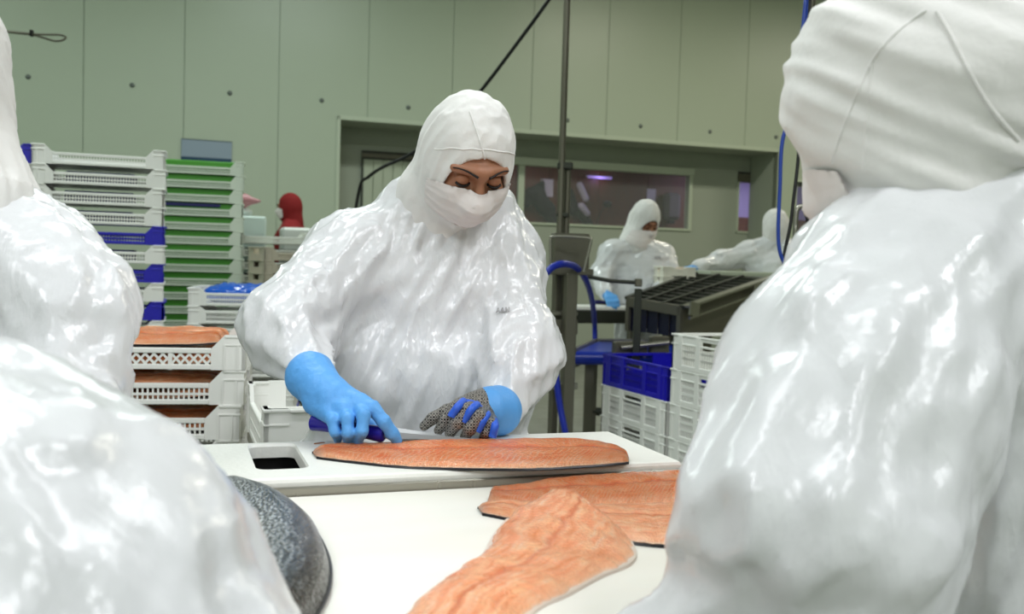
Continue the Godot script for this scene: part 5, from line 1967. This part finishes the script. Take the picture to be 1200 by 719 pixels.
func central_worker() -> void:
	var h := facing(A(550, 187, 1.73), Vector3(0.30, -0.67, 0.78), 0.0, 0.91)
	var down := Vector3(0.45, 1.0, 0.0)
	var limbs := [
		[A(500, 256, 1.87), A(425, 300, 1.82), 0.066, 0.072], [A(555, 262, 1.88), A(582, 300, 1.91), 0.066, 0.074],
		[A(440, 330, 1.87), A(560, 335, 1.91), 0.118, 0.118, down], [A(500, 255, 1.87), A(555, 258, 1.88), 0.085, 0.08, down],
		[A(412, 304, 1.81), A(338, 384, 1.70), 0.080, 0.074], [A(338, 384, 1.70), A(365, 436, 1.607), 0.074, 0.036],
		[A(584, 305, 1.90), A(606, 418, 1.79), 0.076, 0.070], [A(606, 418, 1.79), A(588, 480, 1.690), 0.070, 0.036],
		[A(432, 440, 1.86), A(558, 445, 1.90), 0.125, 0.125, down], [A(500, 340, 1.89), A(500, 440, 1.88), 0.13, 0.13, down],
		[A(425, 560, 1.87), A(560, 570, 1.91), 0.135, 0.135, down], [A(430, 700, 1.88), A(560, 710, 1.92), 0.14, 0.14, down], [A(495, 440, 1.88), A(495, 705, 1.90), 0.13, 0.14],
	]
	var seam_mid := []
	for y in [0.115, 0.105, 0.09, 0.070, 0.052]:
		seam_mid.append(h * Vector3(-0.030 * (y - 0.052) / 0.063, y, 0.02 + (0.115 - y) * 1.2))
	var arc := []
	for k in 9:
		var a := lerpf(-1.15, 1.15, k / 8.0)
		arc.append(h * Vector3(sin(a) * 0.088, 0.004 + cos(a) * 0.066, 0.055 + 0.035 * cos(a)))
	var t := worker("worker in white hood and mask trimming a fillet with a violet-handled knife, facing us", {
		"base": Vector3(A(495, 500, 1.92).x, 0, A(495, 500, 1.92).z), "head": h, "limbs": limbs, "face": true, "mask_top": -0.007, "head_cell": 0.003, "hood_cell": 0.0035, "cell": 0.006, "seed": 7,
		"drape": [[h * Vector3(0, -0.02, -0.04), A(512, 240, 1.84), 0.080, 0.068], [A(508, 240, 1.84), A(515, 285, 1.86), 0.066, 0.075], [A(492, 222, 1.80), A(500, 255, 1.84), 0.030, 0.056]],
		"hood_fold": [22.0, 6.0, 0.0022], "fold_depth": 0.0075, "fold_across": 14.0, "fold_along": 2.2, "grain": down, "lump": 0.006,
		"seams": [[seam_mid, 0.0019, -h.basis.z.normalized()], [arc, 0.0012, -h.basis.z.normalized()]],
		"feet": [A(445, 500, 1.95) * Vector3(1, 0, 1), A(545, 500, 1.98) * Vector3(1, 0, 1)],
	})
	print_on(t, "AAN", 590, 364, 1.78, 0.0125, 0.08)
	var back := Transform3D(Basis(), -t.position)
	# glove on the knife hand
	var g := Field.new()
	g.k = 0.010
	g.chain([A(364, 441, 1.592), A(377, 456, 1.56), A(392, 468, 1.54)], [0.0415, 0.035, 0.033])
	g.chain([A(385, 462, 1.55), A(423, 477, 1.515)], [0.028, 0.021])
	g.chain([A(378, 470, 1.55), A(405, 482, 1.51)], [0.026, 0.020])
	g.chain([A(372, 470, 1.55), A(388, 484, 1.515)], [0.024, 0.017])
	g.k = 0.0045
	g.chain([A(420, 473, 1.515), A(437, 478, 1.50), A(450, 494, 1.495), A(460, 508, 1.50), A(466, 516, 1.505)], [0.016, 0.0115, 0.0105, 0.0095, 0.008])
	g.chain([A(420, 478, 1.508), A(426, 486, 1.478), A(424, 505, 1.474), A(419, 518, 1.492)], [0.0115, 0.0098, 0.0092, 0.0072])
	g.chain([A(402, 483, 1.508), A(407, 490, 1.480), A(408, 507, 1.476), A(408, 517, 1.494)], [0.0115, 0.0097, 0.0090, 0.0072])
	g.chain([A(386, 485, 1.515), A(390, 492, 1.488), A(393, 506, 1.484), A(396, 514, 1.498)], [0.0108, 0.0092, 0.0085, 0.0070])
	g.chain([A(400, 468, 1.555), A(420, 488, 1.556), A(436, 500, 1.546), A(446, 507, 1.535)], [0.016, 0.0125, 0.011, 0.009])
	g.noise_bump(noise(1.0, 31), Vector3.ONE * 60.0, 0.0012)
	node("glove", g.nets(0.0026, 0.012), M.glove, t, back).set_meta("label", "smooth blue glove holding the knife")
	var cuff := MB.new()
	var ax := (A(377, 456, 1.56) - A(364, 441, 1.592)).normalized()
	# glove on the other hand, chain mail over it
	var u := Field.new()
	u.k = 0.012
	u.chain([A(582, 481, 1.668), A(572, 481, 1.65), A(562, 482, 1.64)], [0.0435, 0.038, 0.030])
	node("glove", u.nets(0.0035, 0.012), M.glove, t, back).set_meta("label", "blue under-glove with its cuff showing")
	var m := Field.new()
	m.k = 0.012
	m.chain([A(576, 479, 1.662), A(558, 480, 1.632)], [0.0395, 0.031])
	m.chain([A(566, 478, 1.645), A(541, 477, 1.612)], [0.034, 0.018])
	m.chain([A(568, 486, 1.640), A(562, 488, 1.605)], [0.030, 0.019])
	m.k = 0.0035
	var tips := [[[538, 477, 1.620], [524, 481, 1.605], [507, 490, 1.600], [497, 499, 1.600]], [[545, 474, 1.610], [534, 477, 1.588], [522, 492, 1.580], [514, 504, 1.590]], [[555, 477, 1.605], [547, 480, 1.576], [535, 496, 1.568], [527, 508, 1.582]], [[566, 484, 1.600], [561, 488, 1.570], [551, 502, 1.566], [545, 511, 1.580]], [[575, 492, 1.605], [575, 496, 1.578], [570, 506, 1.574], [566, 513, 1.585]]]
	for i in 5:
		var pts := []
		for q in tips[i]:
			pts.append(A(q[0], q[1], q[2]))
		var s: float = [1.0, 1.0, 1.05, 1.05, 0.92][i]
		m.chain(pts, [0.0125 * s, 0.0108 * s, 0.0100 * s, 0.0080 * s])
	node("chainmail_glove", m.nets(0.0026, 0.012), M.mail, t, back).set_meta("label", "grey steel mesh glove resting on the board")
	for s in [[[543, 470], [537, 476], [531, 484], [529, 488]], [[559, 474], [553, 479], [546, 489], [543, 494]], [[571, 485], [567, 491], [562, 500], [559, 505]], [[579, 493], [580, 499], [578, 508], [577, 512]]]:
		var pts := []
		for q in s:
			pts.append(A(q[0], q[1], 1.567 if q[1] > s[0][1] else 1.590))
		var sm := MB.new()
		sm.tube(curve(pts, 4), 0.0068, 8)
		node("strap", sm.mesh(), M.strap, t, back)
	var band := MB.new()
	band.tube(curve([A(542, 472, 1.600), A(548, 471, 1.596), A(558, 474, 1.594), A(570, 484, 1.596), A(578, 493, 1.600)], 4), 0.005, 8)
	node("strap", band.mesh(), M.strap, t, back)

func right_worker() -> void:
	var h := facing(A(1054, 140, 0.98), Vector3(-0.81, -0.50, -0.30), 0.0, 1.04)
	var limbs := [
		[A(1150, 268, 0.985), A(1070, 345, 0.945), 0.080, 0.104], [A(1150, 266, 0.985), A(1260, 254, 1.0), 0.083, 0.095], [A(1260, 254, 1.0), A(1300, 330, 1.06), 0.095, 0.13],
		[A(1065, 347, 0.95), A(1005, 465, 0.89), 0.106, 0.116], [A(1005, 465, 0.89), A(952, 598, 0.84), 0.116, 0.116], [A(990, 665, 0.84), A(740, 785, 0.86), 0.085, 0.046], [A(1190, 430, 1.03), A(1240, 760, 0.98), 0.11, 0.12],
		[A(1215, 380, 1.08), A(1320, 640, 1.04), 0.145, 0.16], [A(1290, 330, 1.12), A(1360, 620, 1.05), 0.14, 0.16],
		[A(1320, 640, 1.04), A(1400, 1000, 1.0), 0.16, 0.17], [A(1400, 1000, 1.0), A(1430, 1350, 0.98), 0.17, 0.18],
	]
	var r1 := [A(1085, 12, 0.9), A(1050, 38, 0.88), A(1022, 72, 0.87), A(1000, 120, 0.87), A(984, 160, 0.88), A(974, 190, 0.9)]
	var r2 := [A(1022, 74, 0.87), A(1018, 120, 0.87), A(1014, 165, 0.88), A(1012, 200, 0.9)]
	var r3 := [A(1098, 14, 0.9), A(1116, 45, 0.88), A(1136, 85, 0.88), A(1160, 125, 0.89), A(1194, 165, 0.92)]
	var fw := h.basis.z
	var e1 := (A(1150, 165, 0.95) - A(985, 95, 0.95)).normalized()
	var e3 := (A(1058, 128, 1.5) - A(1058, 128, 0.9)).normalized()
	var e2 := e3.cross(e1).normalized()
	var sweep := Basis(e1 * 4.5, e2 * 36.0, e3 * 9.0).transposed()
	var t := worker("worker bending over the bench at the right, seen from behind in a glossy white coat", {
		"base": A(1420, 719, 1.0) * Vector3(1, 0, 1), "head": h, "limbs": limbs, "head_cell": 0.005, "hood_cell": 0.0036, "cell": 0.007, "seed": 23, "puff": 0.012, "mask_n": 32, "mask_wide": 0.72, "brow": 0.005, "mask_top": 0.0, "slit": 0.042, "coat": "coat_soft", "crease": 0.0011,
		"drape": [[h * Vector3(0, -0.01, -0.06), A(1180, 135, 1.05), 0.098, 0.092], [h * Vector3(0, -0.04, 0.0), A(1085, 200, 1.03), 0.085, 0.07]],
		"hood_noise": [[noise(1.0, 77, FastNoiseLite.TYPE_SIMPLEX_SMOOTH, FastNoiseLite.FRACTAL_FBM, 1), sweep, 0.0068, false], [noise(1.0, 78), Vector3(6, 6, 6), 0.006, false]],
		"fold_depth": 0.0065, "fold_across": 11.0, "fold_along": 1.6, "lump": 0.007,
		"seams": [[r1, 0.0018], [r2, 0.0016], [r3, 0.0020]],
		"feet": [A(1380, 719, 0.95) * Vector3(1, 0, 1), A(1480, 719, 1.05) * Vector3(1, 0, 1)],
	})

func left_workers() -> void:
	var h := facing(A(-72, 92, 1.28), Vector3(-0.15, -0.35, -0.9), 0.0)
	var limbs := [
		[A(-30, 282, 1.27), A(36, 318, 1.24), 0.066, 0.070], [A(36, 318, 1.24), A(80, 366, 1.22), 0.073, 0.074], [A(82, 366, 1.22), A(72, 480, 1.16), 0.074, 0.06], [A(72, 480, 1.16), A(20, 560, 1.30), 0.06, 0.045],
		[A(-50, 330, 1.30), A(-60, 470, 1.28), 0.145, 0.15], [A(10, 340, 1.29), A(0, 470, 1.27), 0.12, 0.13], [A(-30, 470, 1.27), A(-40, 760, 1.25), 0.16, 0.17], [A(-130, 320, 1.32), A(-150, 470, 1.28), 0.09, 0.08], [A(-150, 470, 1.28), A(-60, 560, 1.35), 0.08, 0.05],
	]
	worker("worker at the left edge in a white hood with a gathered neck drape", {
		"base": A(-40, 719, 1.25) * Vector3(1, 0, 1), "head": h, "limbs": limbs, "hood_cell": 0.004, "cell": 0.0075, "seed": 41, "mask_n": 24, "mask_wide": 0.8,
		"drape": [[A(-58, 140, 1.27), A(-36, 240, 1.25), 0.062, 0.082], [h * Vector3(0, -0.03, -0.03), A(-60, 150, 1.28), 0.080, 0.066]],
		"hood_fold": [24.0, 3.0, 0.004], "fold_depth": 0.0075, "fold_across": 15.0, "lump": 0.007,
		"feet": [A(-100, 719, 1.25) * Vector3(1, 0, 1), A(20, 719, 1.27) * Vector3(1, 0, 1)],
	})
	var n := facing(A(-420, 150, 0.72), Vector3(0.25, -0.4, -0.9), 0.0)
	var nl := [
		[A(-380, 400, 0.72), A(-60, 780, 0.64), 0.10, 0.185], [A(-60, 790, 0.64), A(150, 1010, 0.60), 0.185, 0.15], [A(150, 1010, 0.60), A(120, 1150, 0.48), 0.11, 0.06],
		[A(-350, 620, 0.74), A(-300, 1000, 0.70), 0.16, 0.18], [A(-300, 1000, 0.70), A(-300, 1700, 0.68), 0.18, 0.19],
		[A(-520, 620, 0.80), A(-560, 950, 0.80), 0.10, 0.09],
	]
	worker("near worker at the lower left, of whom only a rounded white coat shoulder shows", {
		"base": A(-300, 1000, 0.7) * Vector3(1, 0, 1), "head": n, "limbs": nl, "hood_cell": 0.012, "head_cell": 0.012, "cell": 0.010, "seed": 57, "mask_n": 12, "coat_k": 0.09,
		"drape": [[n * Vector3(0, -0.03, -0.03), A(-390, 380, 0.72), 0.08, 0.09]], "fold_depth": 0.006, "fold_across": 11.0, "lump": 0.006,
		"feet": [A(-430, 1000, 0.7) * Vector3(1, 0, 1), A(-160, 1000, 0.7) * Vector3(1, 0, 1)],
	})

func hand(called: String, t: Node3D, wrist: Vector3, dir: Vector3, up: Vector3, m: Material, cell := 0.006) -> void:   # a lightly curled hand
	var z := dir.normalized()
	var x := up.cross(z).normalized()
	var y := z.cross(x)
	var b := Transform3D(Basis(x, y, z), wrist)
	var f := Field.new()
	f.k = 0.012
	f.cap(b * Vector3(0, 0, -0.04), b * Vector3(0, 0, 0.02), 0.034, 0.030)
	for i in 4:
		f.cap(b * Vector3(0, 0, 0.01), b * Vector3((i - 1.5) * 0.020, 0, 0.085), 0.022, 0.013)
	for i in 4:
		var k := b * Vector3((i - 1.5) * 0.021, 0, 0.088)
		var l: float = [0.9, 1.05, 1.1, 0.95][i]
		f.chain([k, k + b.basis * Vector3(0, -0.012, 0.035 * l), k + b.basis * Vector3(0, -0.035, 0.055 * l), k + b.basis * Vector3(0, -0.055, 0.06 * l)], [0.0115, 0.0105, 0.0095, 0.008])
	f.chain([b * Vector3(0.02, 0, 0.02), b * Vector3(0.05, -0.01, 0.055), b * Vector3(0.055, -0.025, 0.09)], [0.018, 0.012, 0.009])
	node(called, f.nets(cell, 0.02), m, t, Transform3D(Basis(), -t.position))

func rear_workers() -> void:
	var D := 6.6
	var h := facing(A(756, 261, D), Vector3(0.42, -0.42, 0.80), 0.0)
	var limbs := [
		[A(748, 288, D), A(718, 297, D - 0.05), 0.075, 0.085], [A(752, 288, D), A(775, 299, D + 0.05), 0.075, 0.08],
		[A(718, 298, D - 0.05), A(704, 325, D - 0.12), 0.088, 0.075], [A(704, 325, D - 0.12), A(709, 343, D - 0.32), 0.072, 0.045],
		[A(776, 300, D + 0.05), A(786, 325, D - 0.05), 0.082, 0.075], [A(786, 325, D - 0.05), A(770, 343, D - 0.3), 0.072, 0.045],
		[A(732, 312, D), A(763, 312, D), 0.125, 0.125], [A(732, 340, D), A(762, 340, D), 0.13, 0.13], [A(747, 330, D), A(747, 415, D), 0.15, 0.16], [A(747, 415, D), A(747, 440, D), 0.16, 0.16],
	]
	var t := worker("masked worker standing at the rear table in front of the long window", {
		"base": A(747, 420, D) * Vector3(1, 0, 1), "head": h, "limbs": limbs, "face": true, "head_cell": 0.005, "hood_cell": 0.007, "cell": 0.013, "seed": 63, "mask_n": 20, "tall": 0.02, "puff": 0.010, "mask_top": -0.014,
		"drape": [[h * Vector3(0, -0.01, -0.04), A(743, 288, D), 0.090, 0.112]], "hood_fold": [20.0, 6.0, 0.003], "fold_depth": 0.008, "lump": 0.007,
		"feet": [A(735, 420, D) * Vector3(1, 0, 1), A(760, 420, D) * Vector3(1, 0, 1)],
	})
	print_on(t, "AAN", 769, 302, D - 0.13, 0.03, 0.1)
	hand("glove", t, A(709, 343, D - 0.32), Vector3(0.35, -0.35, 0.9), Vector3(0, 1, 0.3), M.glove)
	hand("glove", t, A(770, 343, D - 0.30), Vector3(-0.2, -0.3, 0.9), Vector3(0, 1, 0.3), M.glove)
	# blue-handled tool under her hand
	var kn := thing("knife", "blue-handled knife on the rear worker's white board", "knife")
	var kp := on(706, 354, 1.034)
	var kd := room.basis.x
	tube_node("handle", curve([kp - kd * 0.05, kp, kp + kd * 0.06], 4), 0.014, M.dark_blue, kn, 8)
	var bl := MB.new()
	bl.box(kp + kd * 0.13 + Vector3(0, -0.008, 0), Vector3(0.15, 0.003, 0.03), 0.0, room.basis)
	node("blade", bl.mesh(), M.blade, kn)
	# the one turned away
	var D2 := 6.95
	var h2 := facing(A(908, 266, D2), Vector3(-0.25, -0.35, -0.9), 0.0)
	var l2 := [
		[A(908, 288, D2), A(880, 297, D2), 0.08, 0.09], [A(910, 288, D2), A(938, 300, D2 - 0.1), 0.08, 0.09],
		[A(880, 298, D2), A(846, 305, D2 - 0.05), 0.085, 0.072], [A(846, 305, D2 - 0.05), A(818, 313, D2 - 0.2), 0.072, 0.05],
		[A(938, 302, D2 - 0.1), A(950, 345, D2 - 0.05), 0.085, 0.075], [A(950, 345, D2 - 0.05), A(940, 375, D2 + 0.15), 0.07, 0.05],
		[A(893, 318, D2), A(925, 320, D2 - 0.05), 0.13, 0.13], [A(908, 320, D2), A(908, 380, D2), 0.16, 0.16], [A(908, 380, D2), A(908, 440, D2), 0.16, 0.17],
	]
	var t2 := worker("rear worker turned away, one arm stretched over the raised worktop", {
		"base": A(908, 420, D2) * Vector3(1, 0, 1), "head": h2, "limbs": l2, "hood_cell": 0.007, "head_cell": 0.01, "cell": 0.013, "seed": 71, "mask_n": 12,
		"drape": [[h2 * Vector3(0, -0.03, -0.03), A(909, 290, D2), 0.085, 0.09]], "hood_fold": [20.0, 6.0, 0.004], "fold_depth": 0.008, "lump": 0.007,
		"feet": [A(895, 420, D2) * Vector3(1, 0, 1), A(922, 420, D2) * Vector3(1, 0, 1)],
	})
	hand("glove", t2, A(818, 313, D2 - 0.2), Vector3(-0.95, -0.15, 0.25), Vector3(0, 1, 0), M.glove)
	# red hood far back
	var D3 := 8.4
	var h3 := facing(A(338, 243, D3), Vector3(-0.95, -0.05, -0.1), 0.0)
	var l3 := [
		[A(343, 262, D3), A(339, 275, D3 - 0.15), 0.07, 0.085], [A(343, 262, D3), A(345, 275, D3 + 0.15), 0.07, 0.085],
		[A(339, 276, D3 - 0.15), A(335, 315, D3 - 0.18), 0.085, 0.07], [A(335, 315, D3 - 0.18), A(318, 335, D3 - 0.15), 0.065, 0.045],
		[A(345, 276, D3 + 0.15), A(342, 315, D3 + 0.18), 0.085, 0.07], [A(342, 282, D3), A(342, 330, D3), 0.15, 0.14], [A(342, 330, D3), A(342, 390, D3), 0.13, 0.15],
	]
	worker("worker in a dark red hood far back at the wall, seen from the side", {
		"base": A(342, 420, D3) * Vector3(1, 0, 1), "head": h3, "limbs": l3, "face": true, "head_cell": 0.007, "hood_cell": 0.008, "cell": 0.016, "seed": 83, "mask_n": 16, "coat": "red_cloth", "hood": "red_cloth", "trousers": "red_cloth",
		"drape": [[h3 * Vector3(0, -0.03, -0.03), A(344, 262, D3), 0.085, 0.085]], "fold_depth": 0.005, "lump": 0.008,
		"feet": [A(336, 420, D3 - 0.1) * Vector3(1, 0, 1), A(346, 420, D3 + 0.1) * Vector3(1, 0, 1)],
	})
